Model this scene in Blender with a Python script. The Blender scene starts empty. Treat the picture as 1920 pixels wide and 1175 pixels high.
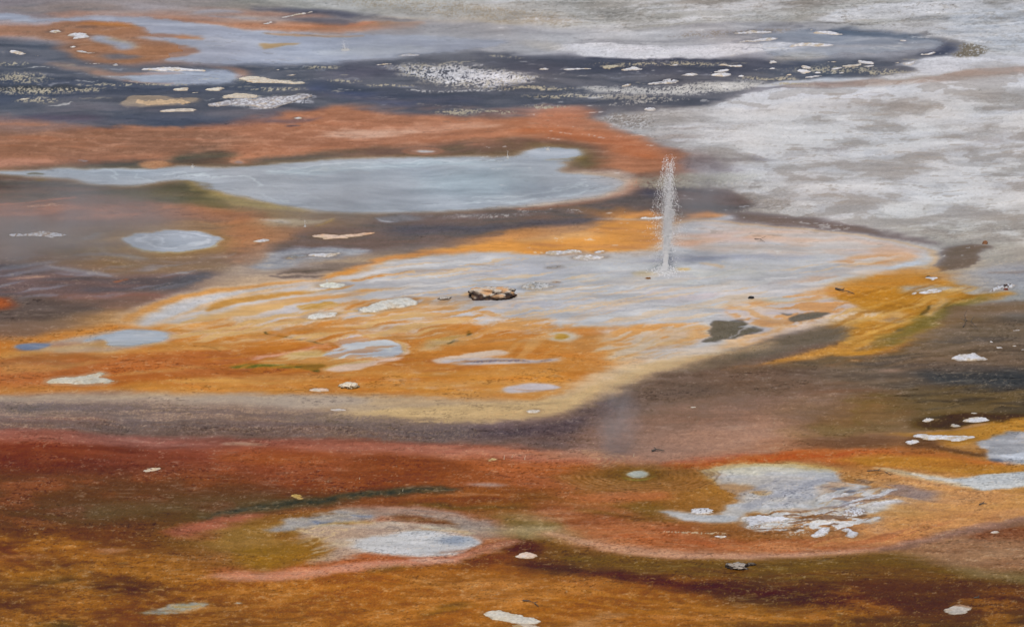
import bpy, math, random
import numpy as np
from mathutils import Vector, noise as mnoise
# ---------------------------------------------------------------- camera: a long lens on an overlook above the basin
H = 30.0; PITCH = math.radians(16.5); HFOV = math.radians(13.0)
F = 960/math.tan(HFOV/2); CT, SN = math.cos(PITCH), math.sin(PITCH)
sc = bpy.context.scene
cd = bpy.data.cameras.new("camera"); cam = bpy.data.objects.new("camera", cd); sc.collection.objects.link(cam)
cam.location = (0, 0, H); cam.rotation_euler = (math.pi/2 - PITCH, 0, 0)
cd.sensor_width = 36; cd.lens = 18/math.tan(HFOV/2); cd.clip_start = 1; cd.clip_end = 40000
sc.camera = cam
SUN_EL, SUN_AZ = math.radians(54), math.radians(181)          # azimuth clockwise from +Y (ahead, a little to the right)
w = bpy.data.worlds.new("World"); sc.world = w; w.use_nodes = True
nt = w.node_tree; sky = nt.nodes.new("ShaderNodeTexSky"); sky.sky_type = 'NISHITA'; sky.sun_disc = False
sky.sun_elevation = SUN_EL; sky.sun_rotation = SUN_AZ; sky.air_density = 1.0; sky.dust_density = 3.0
bg = nt.nodes["Background"]; bg.inputs[1].default_value = 0.10
nt.links.new(sky.outputs[0], bg.inputs[0])
sd = bpy.data.lights.new("sun", 'SUN'); sun = bpy.data.objects.new("sun", sd); sc.collection.objects.link(sun)
sd.energy = 3.15; sd.angle = math.radians(0.6); sd.color = (1, .96, .9)
sdir = Vector((math.sin(SUN_AZ)*math.cos(SUN_EL), math.cos(SUN_AZ)*math.cos(SUN_EL), math.sin(SUN_EL)))
sun.rotation_euler = sdir.to_track_quat('Z', 'Y').to_euler(); sun.location = (20, 120, 60)
sc.view_settings.view_transform = 'Standard'; sc.view_settings.look = 'None'; sc.view_settings.gamma = 1
sc.view_settings.exposure = 0.0
sc.cycles.volume_step_rate = 1.0; sc.cycles.volume_max_steps = 96; sc.cycles.max_bounces = 6
KA, KB = 0.90, 0.026                                          # pigment scale: sunlit look -> base colour

def gpos(u, v):                                              # survey point -> ground metres
    u = np.asarray(u, np.float64); v = np.asarray(v, np.float64)
    xc = (u-960)/F; yc = -(v-587.5)/F
    t = H/(SN - yc*CT)
    return t*xc, t*(CT + yc*SN), t
def mpp(v): return float(gpos(960, v)[2])/F                  # metres per survey step across
def lin(c):
    c = np.clip(np.asarray(c, np.float32)/255, 0, 1)
    return np.where(c <= .04045, c/12.92, ((c+.055)/1.055)**2.4)
# ---------------------------------------------------------------- mineral map of the ground (pigments of mats, sinter, water)
AN = 3.3                       # ground stretch: one step along v covers about 3.3 times the ground of one along u
_rs = np.random.RandomState(11)
_G = [_rs.rand(256, 256).astype(np.float32) for _ in range(8)]
def vn(x, y, k=0):             # smooth value noise 0..1
    a_ = .6 + 1.9*k; x, y = x*math.cos(a_) - y*math.sin(a_), x*math.sin(a_) + y*math.cos(a_)
    g = _G[k % 8]; x = x + 9000.0 + 17.3*k; y = y + 9000.0 + 9.1*k
    xi = np.floor(x).astype(np.int64); yi = np.floor(y).astype(np.int64)
    fx = (x-xi).astype(np.float32); fy = (y-yi).astype(np.float32)
    fx = fx*fx*(3-2*fx); fy = fy*fy*(3-2*fy)
    x0 = xi & 255; x1 = (xi+1) & 255; y0 = yi & 255; y1 = (yi+1) & 255
    a = g[y0, x0]; b = g[y0, x1]; c = g[y1, x0]; d = g[y1, x1]
    return (a+(b-a)*fx)*(1-fy) + (c+(d-c)*fx)*fy
def fbm(x, y, k=0, o=4, gain=.5):
    s = 0; a = 1; t = 0
    for i in range(o):
        s = s + a*vn(x*2.03**i + 31*i, y*2.03**i + 57*i, k+i); t += a; a *= gain
    return s/t
def ss(a, b, x):
    t = np.clip((x-a)/(b-a), 0, 1); return t*t*(3-2*t)

class Map:
    """colour, wetness, relief and grain of the ground at points (u, v) of a survey grid (rows share v, columns share u)"""
    def __init__(s, us, vs):
        s.us, s.vs = us, vs; s.rec = []
        s.U, s.V = np.meshgrid(us.astype(np.float32), vs.astype(np.float32))
        U, V = s.U, s.V
        s.w1u = fbm(U/190, V/55, 0, 3)-.5; s.w1v = fbm(U/190, V/55, 3, 3)-.5
        s.w2u = fbm(U/38, V/9, 1, 3)-.5;  s.w2v = fbm(U/38, V/9, 5, 3)-.5
        Uw = U + 60*s.w1u; Vw = V + 26*s.w1v
        s.st = fbm(Uw/150 + .2*s.w2u, Vw/9, 2, 4, .6)            # brush-like flow streaks
        s.st2 = fbm(Uw/60, Vw/4.5, 6, 3, .6)
        s.bl = fbm(Uw/90, Vw/22, 4, 5, .55)                      # blotches
        s.gr = fbm(U/4.2, V/1.7, 7, 2, .7)
        s.fi = fbm(Uw/34 + .5*s.w2u, Vw/2.6, 3, 3, .65)           # fine wisps
        s.mo = fbm(U/15 + .3*s.w2u, V/5, 0, 4, .7)                  # fine mottling
        s.dz = fbm(U/260, V/60, 2, 3)                               # where details gather                       # grains
        s.sp = .72*vn(U/2.4, V/1.6, 1) + .28*vn(U/6.3, V/2.8, 2)
        s.w3u = vn(U/9, V/3, 3)-.5; s.w3v = vn(U/9, V/3, 4)-.5
        s.C = np.zeros(U.shape+(3,), np.float32)
        s.wet = np.full(U.shape, .5, np.float32); s.h = np.zeros(U.shape, np.float32); s.g = np.full(U.shape, .35, np.float32)
    def sl(s, u0, u1, v0, v1):
        a, b = np.searchsorted(s.us, [u0, u1]); c, d = np.searchsorted(s.vs, [v0, v1])
        return (slice(c, d), slice(a, b))
    def put(s, q, al, c, c2=None, nz='st', wet=None, h=0, g=None, lo=.38, hi=.62):
        al = al[..., None]
        c = np.array(c, np.float32)
        if c2 is not None:
            m = ss(lo, hi, getattr(s, nz)[q])[..., None]
            c = c*(1-m) + np.array(c2, np.float32)*m
        s.C[q] = s.C[q]*(1-al) + c*al
        al = al[..., 0]
        if wet is not None: s.wet[q] = s.wet[q]*(1-al) + wet*al
        if h: s.h[q] = s.h[q] + h*al
        if g is not None: s.g[q] = s.g[q]*(1-al) + g*al
    def _w(s, q, w):
        return s.U[q] + w*(34*s.w2u[q] + 12*s.w1u[q] + 5*s.w3u[q]), s.V[q] + w*(7.5*s.w2v[q] + 4*s.w1v[q] + 2*s.w3v[q])
    def dist(s, pts, soft=3, w=1, sm=2, st=0):       # signed depth inside an outline
        p = parse(pts)
        for _ in range(sm): p = chaikin(p)
        m = soft + 6*w + 4 + st*4
        q = s.sl(p[:,0].min()-m*AN, p[:,0].max()+m*AN, p[:,1].min()-m, p[:,1].max()+m)
        if s.U[q].size == 0: return None
        X, Y = s._w(q, w); X = X/AN; px = p[:,0]/AN; py = p[:,1]
        d2 = np.full(X.shape, 1e9, np.float32); ins = np.zeros(X.shape, bool)
        n = len(px)
        for i in range(n):
            ax, ay, bx, by = px[i], py[i], px[(i+1)%n], py[(i+1)%n]
            ex, ey = bx-ax, by-ay; L = ex*ex+ey*ey+1e-9
            t = np.clip(((X-ax)*ex+(Y-ay)*ey)/L, 0, 1)
            np.minimum(d2, (X-ax-t*ex)**2+(Y-ay-t*ey)**2, out=d2)
            if ay != by:
                cr = (Y >= min(ay, by)) & (Y < max(ay, by)); ins ^= cr & (X < ax+(Y-ay)*ex/(ey))
        d = np.sqrt(d2)*np.where(ins, 1, -1)
        if st: d = d + st*8*(s.st[q]-.5) + st*7*(s.st2[q]-.5) + st*5*(s.fi[q]-.5)
        return q, d
    def P(s, c, pts, soft=3, op=1, w=1, sm=2, st=.3, spk=None, rec=None, on=None, **k):      # smooth closed outline
        if soft >= 3: soft *= 1.3
        r = s.dist(pts, soft, w, sm, st)
        if r is None: return
        q, d = r
        if rec: s.rec.append((rec, q, d > -.3))
        al = ss(-soft, soft, d)*op
        if spk is not None: al = al*ss(spk, spk+.1, s.sp[q] + .10*np.clip(d, -4, 6)/6 + .5*(s.bl[q]-.5) + .25*(s.fi[q]-.5))
        if on: al = al*ss(on[1], on[2], getattr(s, on[0])[q])
        s.put(q, al, c, **k)
    def S(s, c, pts, soft=1.5, op=1, w=.5, st=.12, spk=None, **k):         # a band along a line: u,v,halfwidth
        p = parse(pts, 3)
        for _ in range(2): p = openchaikin(p)
        wm = p[:,2].max(); m = soft + wm + 6*w + 3
        q = s.sl(p[:,0].min()-m*AN, p[:,0].max()+m*AN, p[:,1].min()-m, p[:,1].max()+m)
        if s.U[q].size == 0: return
        X, Y = s._w(q, w); X = X/AN
        d = np.full(X.shape, -1e9, np.float32)
        for i in range(len(p)-1):
            ax, ay, aw = p[i]; bx, by, bw = p[i+1]; ax /= AN; bx /= AN
            ex, ey = bx-ax, by-ay; L = ex*ex+ey*ey+1e-9
            t = np.clip(((X-ax)*ex+(Y-ay)*ey)/L, 0, 1)
            np.maximum(d, aw+(bw-aw)*t - np.sqrt((X-ax-t*ex)**2+(Y-ay-t*ey)**2), out=d)
        if st: d = d + st*8*(s.st[q]-.5) + st*4*(s.st2[q]-.5)
        al = ss(-soft, soft, d)*op
        if spk is not None: al = al*ss(spk, spk+.1, s.sp[q])
        s.put(q, al, c, **k)
    def soften(s, ru, rv, wt):                                                    # pigments bleed into each other
        du = ru/1.5; A = s.C
        a = s.sl(-400, 2300, -300, 1500); A = s.C[a].astype(np.float64)
        for _ in range(2):
            for ax, r in ((1, max(1, int(ru/np.median(np.diff(s.us))))), (0, max(1, int(rv/np.median(np.diff(s.vs)))))):
                pad = [(0, 0)]*3; pad[ax] = (r+1, r); B = np.cumsum(np.pad(A, pad, mode='edge'), ax)
                n = A.shape[ax]; hi = np.take(B, np.arange(2*r+1, 2*r+1+n), ax); lo = np.take(B, np.arange(0, n), ax); A = (hi-lo)/(2*r+1)
        w_ = wt[a][..., None]; s.C[a] = s.C[a]*(1-w_) + A*w_
    def E(s, c, u, v, ru, rv, f=.4, op=1, w=1, **k):                     # soft ellipse
        q = s.sl(u-ru*1.4-12*w, u+ru*1.4+12*w, v-rv*1.4-5*w, v+rv*1.4+5*w)
        if s.U[q].size == 0: return
        X, Y = s._w(q, w)
        r = np.sqrt(((X-u)/ru)**2 + ((Y-v)/rv)**2)
        spk = k.pop('spk', None)
        al = (1-ss(1-f, 1+f, r))*op
        if spk is not None: al = al*ss(spk, spk+.1, s.sp[q] + .12*(1-r) + .25*(s.bl[q]-.5))
        s.put(q, al, c, **k)
    def M(s, c, pts, slope=-.15, su=120, sv=9, thr=.5, wd=.05, soft=5, op=.95, k=3, edge=(206,184,168), ridge=False):   # flow ribbons inside an outline
        r = s.dist(pts, soft, 1)
        if r is None: return
        q, d = r; U, V = s.U[q], s.V[q]
        V2 = V - slope*U + 16*s.w1v[q] + 9*s.w2v[q] + 3*np.sin(U/47 + 5*s.w1u[q])*s.bl[q]
        n = fbm((U + 40*s.w1u[q])/su, V2/sv, k, 3, .45)
        if ridge: n = 1-np.abs(n-.5)*6
        base = ss(-soft, soft, d)*op
        if edge is not None: s.put(q, base*ss(thr-wd*2, thr, n)*.75, edge)
        s.put(q, base*ss(thr, thr+wd, n), c)
    def T(s, c, pts, soft=1.4, op=.9, halo=(206,180,158), hw=2.6):                    # a ribbon with a pale bleeding edge
        p = parse(pts, 3); h = p.copy(); h[:, 2] = h[:, 2]*1.5+hw*.5
        s.S(halo, h, hw, op*.6, .6); s.S(c, p, soft, op, .6)
    def R(s, c, u, v, r0, r1, n, asp=.3, op=.5, w=.4, a0=-9, a1=9):       # rings of ripples
        q = s.sl(u-r1*1.1, u+r1*1.1, v-r1*asp*1.2, v+r1*asp*1.2)
        if s.U[q].size == 0: return
        X, Y = s._w(q, w); r = np.hypot(X-u, (Y-v)/asp); th = np.arctan2((Y-v)/asp, X-u)
        al = ss(r0, r0*1.15, r)*(1-ss(r1*.75, r1, r))*ss(.3, .9, .5+.5*np.sin((r-r0)/(r1-r0)*n*2*np.pi))*op
        al = al*(.35+.65*ss(.35, .6, s.bl[q]))*((th > a0) & (th < a1))
        s.put(q, al, c)
def parse(t, n=2):
    return np.array([[float(x) for x in a.split(',')] for a in t.split()], np.float64) if isinstance(t, str) else np.array(t, float)
def chaikin(p):
    q = np.roll(p, -1, 0); return np.stack([.75*p+.25*q, .25*p+.75*q], 1).reshape(-1, p.shape[1])
def openchaikin(p):
    a, b = p[:-1], p[1:]; m = np.stack([.75*a+.25*b, .25*a+.75*b], 1).reshape(-1, p.shape[1])
    return np.vstack([p[:1], m, p[-1:]])
GRID = """
140,130,132 138,132,132 150,148,142 162,160,155 165,165,165 158,156,152 150,146,143 170,168,168 190,193,200
168,148,142 160,160,170 178,145,126 150,143,142 162,162,166 170,168,168 150,150,155 168,166,166 185,187,192
85,88,98 172,128,98 160,165,178 165,168,178 130,130,138 175,175,182 165,165,172 135,137,145 185,185,188
88,88,95 90,88,100 90,92,105 88,90,108 100,102,112 110,113,124 98,100,113 180,175,170 180,178,178
82,88,108 85,88,105 90,92,110 88,92,112 85,88,100 130,125,125 185,182,182 170,167,165 175,172,172
160,115,92 165,115,90 180,118,85 185,130,98 185,125,92 120,105,108 165,160,158 175,173,173 185,185,188
150,110,88 130,95,78 110,95,82 115,95,80 115,98,82 160,105,75 150,142,140 186,186,188 190,190,195
98,82,72 110,90,75 140,140,135 150,150,150 150,150,150 125,108,100 160,155,152 188,188,190 190,190,192
135,100,80 140,105,82 140,120,90 130,112,100 95,86,86 165,120,80 110,98,95 186,184,182 172,168,162
135,110,92 145,120,90 165,125,95 95,88,92 195,140,90 180,150,125 180,170,172 175,170,172 150,146,142
100,90,92 135,110,88 160,145,135 185,160,130 180,180,190 182,182,188 185,182,188 190,160,122 148,148,152
100,85,85 95,85,88 190,160,130 180,178,188 182,182,190 182,180,188 188,180,178 185,132,60 150,148,145
110,95,90 185,140,90 195,150,90 190,145,85 185,165,150 185,178,180 180,165,155 190,145,80 95,80,72
160,112,72 178,122,74 185,115,60 180,120,65 195,140,75 185,150,115 115,95,80 160,118,62 85,72,66
158,95,60 168,98,58 165,95,50 185,120,60 195,135,65 160,135,105 90,75,68 90,78,72 66,60,60
155,137,127 165,147,132 170,147,127 178,150,120 186,150,112 110,92,85 120,95,82 106,90,72 64,58,55
135,90,82 100,82,78 105,86,82 105,90,84 95,80,85 130,105,92 150,118,98 135,108,78 84,70,54
128,68,52 126,68,50 150,85,65 155,90,60 165,105,78 170,125,98 160,110,80 150,95,55 185,132,70
106,66,48 113,70,50 130,72,50 125,70,42 150,88,55 150,100,55 168,128,75 175,125,75 180,130,72
92,64,42 96,66,42 80,66,50 125,80,52 135,90,52 140,95,50 160,115,65 185,140,90 185,135,85
108,70,38 110,70,40 135,105,60 150,110,75 140,118,78 155,95,60 160,110,65 175,125,85 140,100,75
115,70,35 115,75,38 150,102,62 140,85,42 110,72,42 115,85,50 108,84,46 110,85,50 140,107,78
108,72,42 92,62,34 132,82,40 145,88,42 160,98,48 130,80,42 85,60,40 92,63,40 95,64,38
103,68,38 118,75,40 133,84,42 128,80,38 160,110,60 142,92,48 118,80,40 98,68,38 98,70,38
"""
def base(m):
    g = np.array([[[float(c) for c in a.split(',')] for a in l.split()] for l in GRID.strip().split('\n')], np.float32)
    x = np.clip((m.U + 110*m.w1u)/240, 0, 7.999); y = np.clip((m.V + 34*m.w1v + 10*(m.st-.5))/50, 0, 22.999)
    xi = x.astype(int); yi = y.astype(int); fx = (x-xi)[..., None]; fy = (y-yi)[..., None]
    fx = fx*fx*(3-2*fx); fy = fy*fy*(3-2*fy)
    m.C[:] = (g[yi, xi]*(1-fx)+g[yi, xi+1]*fx)*(1-fy) + (g[yi+1, xi]*(1-fx)+g[yi+1, xi+1]*fx)*fy
SLATE=(84,88,106); SLD=(74,78,92); WHT=(208,208,214); GRY=(166,165,165); LIL=(184,184,194); OR=(200,142,70); DOR=(186,112,50); BRN=(92,78,74); TER=(180,114,80)
TH=0
def contact_halo(m, pts):                                            # contact shade and brown wet halo painted round each crust
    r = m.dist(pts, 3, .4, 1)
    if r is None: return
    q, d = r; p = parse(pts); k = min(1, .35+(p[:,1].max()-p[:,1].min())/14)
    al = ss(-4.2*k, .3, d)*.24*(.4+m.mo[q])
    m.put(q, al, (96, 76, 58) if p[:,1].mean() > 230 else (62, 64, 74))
def layers(m):
    base(m)
    P, S, E, R = m.P, m.S, m.E, m.R
    # --- far top strip and grey sinter plain, upper right
    P((160,158,152), "420,-160 470,0 600,22 700,34 830,40 960,46 1100,60 1400,40 1560,44 1800,80 1850,100 1990,110 1990,-160", 3, 1, 1, c2=(172,171,168), nz='bl', wet=.1, g=.4)
    P((140,136,130), "960,12 1080,14 1180,26 1200,8 1100,-4 980,0", 5, .5, 1.5, wet=.1)
    P((140,134,128), "1230,-20 1440,-20 1700,-30 1560,10 1420,22 1300,14", 6, .8, 1.5, c2=(150,147,144), wet=.1)
    P((178,176,174), "700,28 860,34 1000,40 1000,52 850,46 700,38", 3, .5, 1, c2=(185,170,150))
    P((178,182,190), "1700,10 1990,-20 1990,110 1860,96 1760,70 1680,52", 10, .8, 1.5, c2=(186,190,198), wet=.2)
    P((198,199,203), "1530,36 1560,18 1640,8 1760,2 1900,-4 1920,4 1760,12 1660,22 1590,32 1560,40", 2.5, .9, 1, wet=.1)
    P((190,192,196), "1720,30 1790,16 1900,4 1990,0 1990,10 1860,26 1770,34", 3, .7, 1)
    for a in ("1570,44 1660,34 1740,28 1840,24", "1640,62 1720,52 1800,44 1900,38", "1780,70 1850,62 1990,48", "1480,40 1520,34 1560,22", "1690,44 1740,34 1780,30"):
        S((160,154,146), ' '.join(x+',1.6' for x in a.split()), 2, .6, 1)
    # band of grey channel flats u 780-1440 v 30-75
    P((158,158,162), "780,40 960,46 1120,60 1300,62 1440,58 1440,76 1200,90 1060,92 960,104 800,90", 5, .9, 1, c2=(172,172,174), nz='st', wet=.4)
    P((192,191,192), "940,36 1010,36 1080,36 1135,40 1080,44 1000,40", 1.5, .7, 1)
    P((188,188,190), "1090,64 1200,58 1330,52 1440,44 1440,50 1320,60 1180,68 1110,68", 3, .8, 1, st=.6)
    # --- upper left orange and pale blue pool country
    P((138,130,130), "-220,-160 480,-160 480,6 300,2 0,-2 -220,0", 6, .8, 1)
    P((122,120,120), "0,8 150,6 240,12 250,22 120,26 0,22", 5, .8, 1, c2=(140,128,122))
    P((168,134,118), "60,22 240,22 380,14 480,22 600,22 640,40 420,38 260,38 100,34", 4, .9, 1, c2=(150,138,134))
    P((168,120,92), "-220,50 60,48 170,34 260,32 360,34 440,46 560,40 640,40 740,40 800,46 740,54 640,60 560,58 480,56 400,50 280,44 200,60 100,66 60,70 -220,62", 3, .9, 1, c2=(180,132,104))
    P((160,163,176), "-220,28 40,24 60,36 150,32 240,30 330,38 420,50 480,60 600,62 700,66 860,70 960,78 900,92 800,102 700,112 600,118 480,122 400,120 300,116 340,96 300,72 280,54 200,40 80,40 -220,42", 3, 1, 1, c2=(170,173,184), nz='st', wet=.8, g=.2, rec=('pool_water','upper'))
    P((160,118,90), "-60,58 40,50 110,40 180,46 262,50 285,62 340,66 378,74 330,74 300,78 370,92 376,100 330,108 270,116 200,118 150,112 112,98 108,92 125,80 100,72 60,68 0,62", 2.5, 1, 1.2, c2=(150,114,92), nz='bl', wet=.4, st=.4)
    P((150,155,168), "170,62 210,76 246,78 262,84 245,94 214,92 196,82 172,76", 1.6, .95, .8, wet=.8)
    P((156,160,172), "260,68 285,76 320,82 360,94 400,98 420,84 340,74", 2.5, .9, 1, wet=.8, st=.6)
    S((168,150,120), "200,74,2 240,80,2 262,88,1", 1.5, .6)
    S((186,120,60), "150,46,1.5 200,47,2 250,50,1.5", 2, .7)
    S((186,120,60), "330,70,1 360,72,2.5 378,75,1", 2, .7)
    P((102,104,112), "180,104 210,100 240,102 262,110 220,112 196,110", 3, .85, 1, wet=.6)
    P((176,134,70), "480,82 510,80 548,80 560,82 530,86 510,92 490,92", 1.5, .8, .6)
    S((182,134,84), "500,64,1.6 560,66,2.2 610,68,2.2 680,68,1", 1.5, .75)
    S((178,130,92), "520,52,2 600,50,5 700,44,4 790,44,2", 3, .8, 1, c2=(176,116,82))
    S((92,92,104), "480,16,3 560,20,5 640,28,6 720,34,4 770,38,2", 4, .85, 1, c2=(116,112,112), nz='bl', wet=.5)
    P((92,90,98), "530,36 600,34 680,38 640,46 590,44", 3, .8, 1)
    P((150,145,144), "700,40 860,40 960,50 960,72 840,70 740,56", 5, .5, 1)
    P((185,187,192), "590,94 640,88 700,84 780,86 840,88 800,98 720,104 660,102 600,102", 4, .75, 1, st=.5, wet=.6)
    for a in ("370,24,2 400,19,3 450,24,2", "400,30,1.5 440,34,1.5 480,36,1"):
        S((152,152,160), a, 1.5, .85, wet=.7)
    S((190,170,152), "440,34,.6 480,31,1 500,36,.6", 1, .6)
    # --- slate blue wet flat
    P((87,89,97), "-220,76 40,72 100,82 125,96 140,110 200,122 300,122 480,122 600,120 700,114 780,104 860,96 960,104 1060,108 1200,114 1400,112 1440,120 1560,112 1640,112 1740,104 1800,90 1790,80 1700,62 1780,80 1796,96 1740,112 1700,140 1620,148 1500,150 1420,160 1330,200 1240,206 1180,212 1260,280 1180,250 1120,224 1050,216 960,222 860,214 720,212 640,198 560,212 480,216 380,238 240,240 100,232 0,214 -220,210", 5, 1, 1.2, c2=(102,102,108), nz='st', wet=.8, g=.25)
    P((80,82,93), "860,96 960,104 1060,108 1200,114 1400,112 1560,112 1440,140 1200,140 960,140", 4, .8, 1, wet=.8)
    P(SLD, "560,150 700,170 800,180 900,180 900,196 800,204 700,196 600,178", 8, .8, 1, c2=(74,80,106), wet=.9)
    P((100,92,104), "640,120 740,120 760,136 660,150 600,140", 10, .5, 1)
    P(SLD, "-100,140 160,150 300,160 460,164 560,156 420,172 200,176 0,196 -100,200", 7, .7, 1, st=.5, wet=.9)
    E((96,86,98), 100, 222, 90, 8, .6, .7); E((78,82,96), 330, 226, 120, 10, .6, .6)
    S((112,110,118), "60,112,4 120,126,5 190,140,4", 4, .55, 1)
    S((150,128,114), "90,118,2 140,126,5 200,140,5 260,152,3 330,156,1.5", 4, .8, 1)
    P((158,160,172), "190,140 240,146 280,134 340,128 420,130 458,138 460,148 430,156 340,160 270,156 220,148", 3, .95, 1, c2=(170,174,184), wet=.8, rec=('pool_water','oval'))
    S((176,132,106), "400,126,1 440,128,2 460,136,4 452,146,1", 2.5, .75)
    S((166,130,110), "180,136,3 240,140,3 330,137,1", 2.5, .75)
    S((170,128,106), "230,152,1 270,156,1.5 320,156,1", 1.5, .7)
    # right wing of the slate flat, grey-blue channel
    P((138,142,152), "1430,62 1520,56 1600,56 1680,62 1730,72 1770,82 1760,92 1700,98 1620,100 1500,106 1430,110", 5, .9, 1, c2=(156,158,164), nz='st', wet=.7, rec=('pool_water','channel'))
    P((80,88,102), "1560,52 1640,54 1720,64 1780,80 1740,76 1640,70 1560,64", 3, .8, 1, wet=.8)
    P((62,66,82), "1720,100 1760,92 1765,76 1790,84 1796,96 1760,106", 4, .85, .8, wet=.8)
    S((84,82,84), "1440,46,1 1520,42,2 1620,48,2 1700,56,2 1770,70,2 1800,82,2", 3, .6, 1.4, .8)
    P((168,160,148), "1460,104 1540,100 1560,108 1480,118 1440,112", 4, .6, 1)
    S((172,168,168), "1440,92,2 1540,86,3 1640,86,2 1740,84,1.5", 2.5, .7)
    P(WHT, "1022,88 1060,82 1130,82 1180,84 1200,88 1280,88 1360,86 1440,82 1500,82 1560,84 1560,88 1480,94 1400,100 1370,108 1290,112 1210,112 1120,110 1080,104 1060,98", 1.6, 1, 1, c2=(196,197,202), wet=.05, h=.02, g=.4)
    S((64,66,78), "1100,110,1 1200,114,2 1290,113,1.6 1370,114,1.2", 1.3, .8, .6)
    P((178,174,168), "960,78 1030,80 1060,90 1040,96 1000,90", 3, .7, 1, st=.4)
    S((180,180,184), "960,104,1 1010,100,2 1080,98,1.5", 2, .7)
    P((194,195,200), "1440,86 1490,80 1530,80 1566,86 1530,89 1470,90", 1.2, 1, .6, wet=.05, h=.02)
    P((194,195,200), "1510,62 1540,57 1566,58 1582,66 1550,66", 1, .95, .5, wet=.05)
    # pebble-white fields in the slate flat
    E((60,56,48), 70, 165, 90, 6, .6, .5)
    P((188,184,176), "224,196 236,184 262,180 330,184 372,184 372,190 340,198 280,201 235,201", 1, .96, .7, c2=(176,158,136), nz='bl', wet=.05, h=.03)
    P((192,188,184), "298,208 318,204 350,205 372,207 345,210", 1, .9, .5)
    P((190,188,184), "460,146 480,144 540,150 576,156 540,158 490,156", 1.2, .95, .5, c2=(182,168,150), wet=.05)
    # --- grey sinter plain, right side
    P((196,197,201), "1440,166 1330,200 1280,206 1150,214 1130,226 1160,244 1260,270 1300,300 1300,400 1440,420 1640,420 1990,470 1990,130 1800,150 1600,160", 4, .6, 1, wet=.08, g=.35)
    P((166,163,160), "1150,212 1250,206 1400,206 1640,196 1990,160 1990,250 1700,262 1500,290 1300,290 1180,250 1130,230", 7, .9, 1.4, c2=(178,176,175), nz='bl', wet=.1, g=.4)
    P((206,208,212), "1322,206 1360,190 1430,168 1560,166 1720,160 1840,146 1990,128 1990,150 1860,170 1780,180 1740,190 1640,190 1560,194 1440,206", 1.6, 1, 1, c2=(198,200,206), nz='st', wet=.05, h=.02)
    P((162,144,134), "1440,166 1490,158 1560,150 1660,150 1740,148 1800,134 1990,120 1990,134 1880,144 1800,154 1640,160 1530,166", 2.6, .75, .8, c2=(150,126,112), wet=.2)
    P((194,196,202), "1620,148 1700,142 1730,128 1680,122 1700,112 1780,106 1860,104 1990,108 1990,124 1880,128 1800,132 1740,146", 2, .95, 1, st=.4, wet=.05)
    P((200,202,206), "1400,162 1480,152 1560,146 1640,146 1600,150 1500,156 1440,166", .9, .9, .6)
    P((152,148,144), "1600,196 1740,194 1800,180 1850,174 1990,158 1990,204 1860,206 1760,216 1660,212", 4, .8, 1.3, c2=(164,160,156), nz='bl')
    for a in ("1600,200,1 1640,196,3 1700,200,1.5", "1440,212,1 1480,214,2 1440,214,1", "1670,240,2 1700,232,3 1720,234,1","1780,246,2 1840,244,4 1890,250,1.5","1440,276,3 1520,276,5 1620,274,2","1560,282,2 1610,272,3 1620,270,1","1780,256,4 1850,262,5 1900,266,1","1800,278,1.5 1850,280,2.5 1865,278,1","1200,256,6 1290,262,8 1330,250,2","1260,240,2 1310,240,3 1360,236,1"):
        S((140,130,124), a, 3, .6, 1.2)
    for a in ("1240,240,1 1300,234,2 1350,232,1","1310,244,2 1380,244,3.5 1460,240,2 1500,246,1","1560,248,.6 1640,250,1 1720,248,.6","1440,240,1.5 1520,238,2 1560,240,1","1690,226,1.5 1780,222,3 1920,208,3","1780,220,2 1860,208,2 1990,202,3","1260,262,2 1340,262,3 1440,266,2"):
        S((202,203,208), a, 1.8, .75, 1.2)
    P((188,188,190), "1440,310 1500,300 1600,296 1760,290 1990,290 1990,380 1840,396 1740,424 1640,420 1560,400 1480,380 1460,350 1440,330", 8, .85, 2, c2=(176,175,176), nz='bl', lo=.4, hi=.6, wet=.1, h=.015, g=.35)
    P((180,178,178), "1560,310 1680,300 1780,314 1720,330 1600,330", 7, .6, 2)
    P((136,128,118), "1840,320 1870,312 1990,308 1990,332 1880,336 1850,334 1880,328", 1.5, .9, 1, c2=(150,144,136), st=.5)
    P((196,197,200), "1880,326 1920,322 1990,324 1990,330 1900,331", 1, .8, .5)
    for a in ("1730,360,.5 1745,362,1.6 1735,366,1","1755,376,.6 1780,378,.8","1765,351,.6 1790,350,.8","1815,358,.6 1840,353,1","1690,386,1.2 1700,383,1.4","1755,378,.6 1768,375,1.2","1510,364,.8 1524,366,1","1500,372,1 1560,377,.8","1850,352,1.5 1870,352,1","1560,352,2 1600,354,2.5","1642,338,1.5 1670,336,2"):
        S((120,116,112), a, 1, .7, .8)
    P((168,163,158), "1740,410 1800,400 1860,396 1990,380 1990,500 1880,500 1780,470 1720,440 1650,426", 8, .9, 1.6, c2=(150,146,140), nz='st', wet=.15)
    S((190,188,184), "1780,408,2 1850,402,3 1990,398,4", 3, .7, 1)
    S((190,182,168), "1780,414,1 1850,410,2 1960,398,2", 2, .6, 1)
    for a in ("1700,444,1 1740,446,3 1760,440,1.5","1780,438,.8 1820,438,1.2","1870,434,1.5 1920,430,3 1990,430,3","1860,452,1.5 1910,450,2","1740,434,2 1820,430,3 1900,432,2"):
        S((118,112,110), a, 1.6, .6, 1)
    P((112,100,98), "1270,340 1340,340 1420,352 1460,376 1440,400 1380,404 1290,400", 12, .8, 1.5)
    P((162,154,148), "1380,330 1340,324 1440,330 1460,352 1500,378 1540,400 1520,410 1440,400 1370,390 1330,350 1300,340", 4, .85, 1.3, c2=(140,128,114), nz='sp', wet=.15, g=.8)
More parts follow.
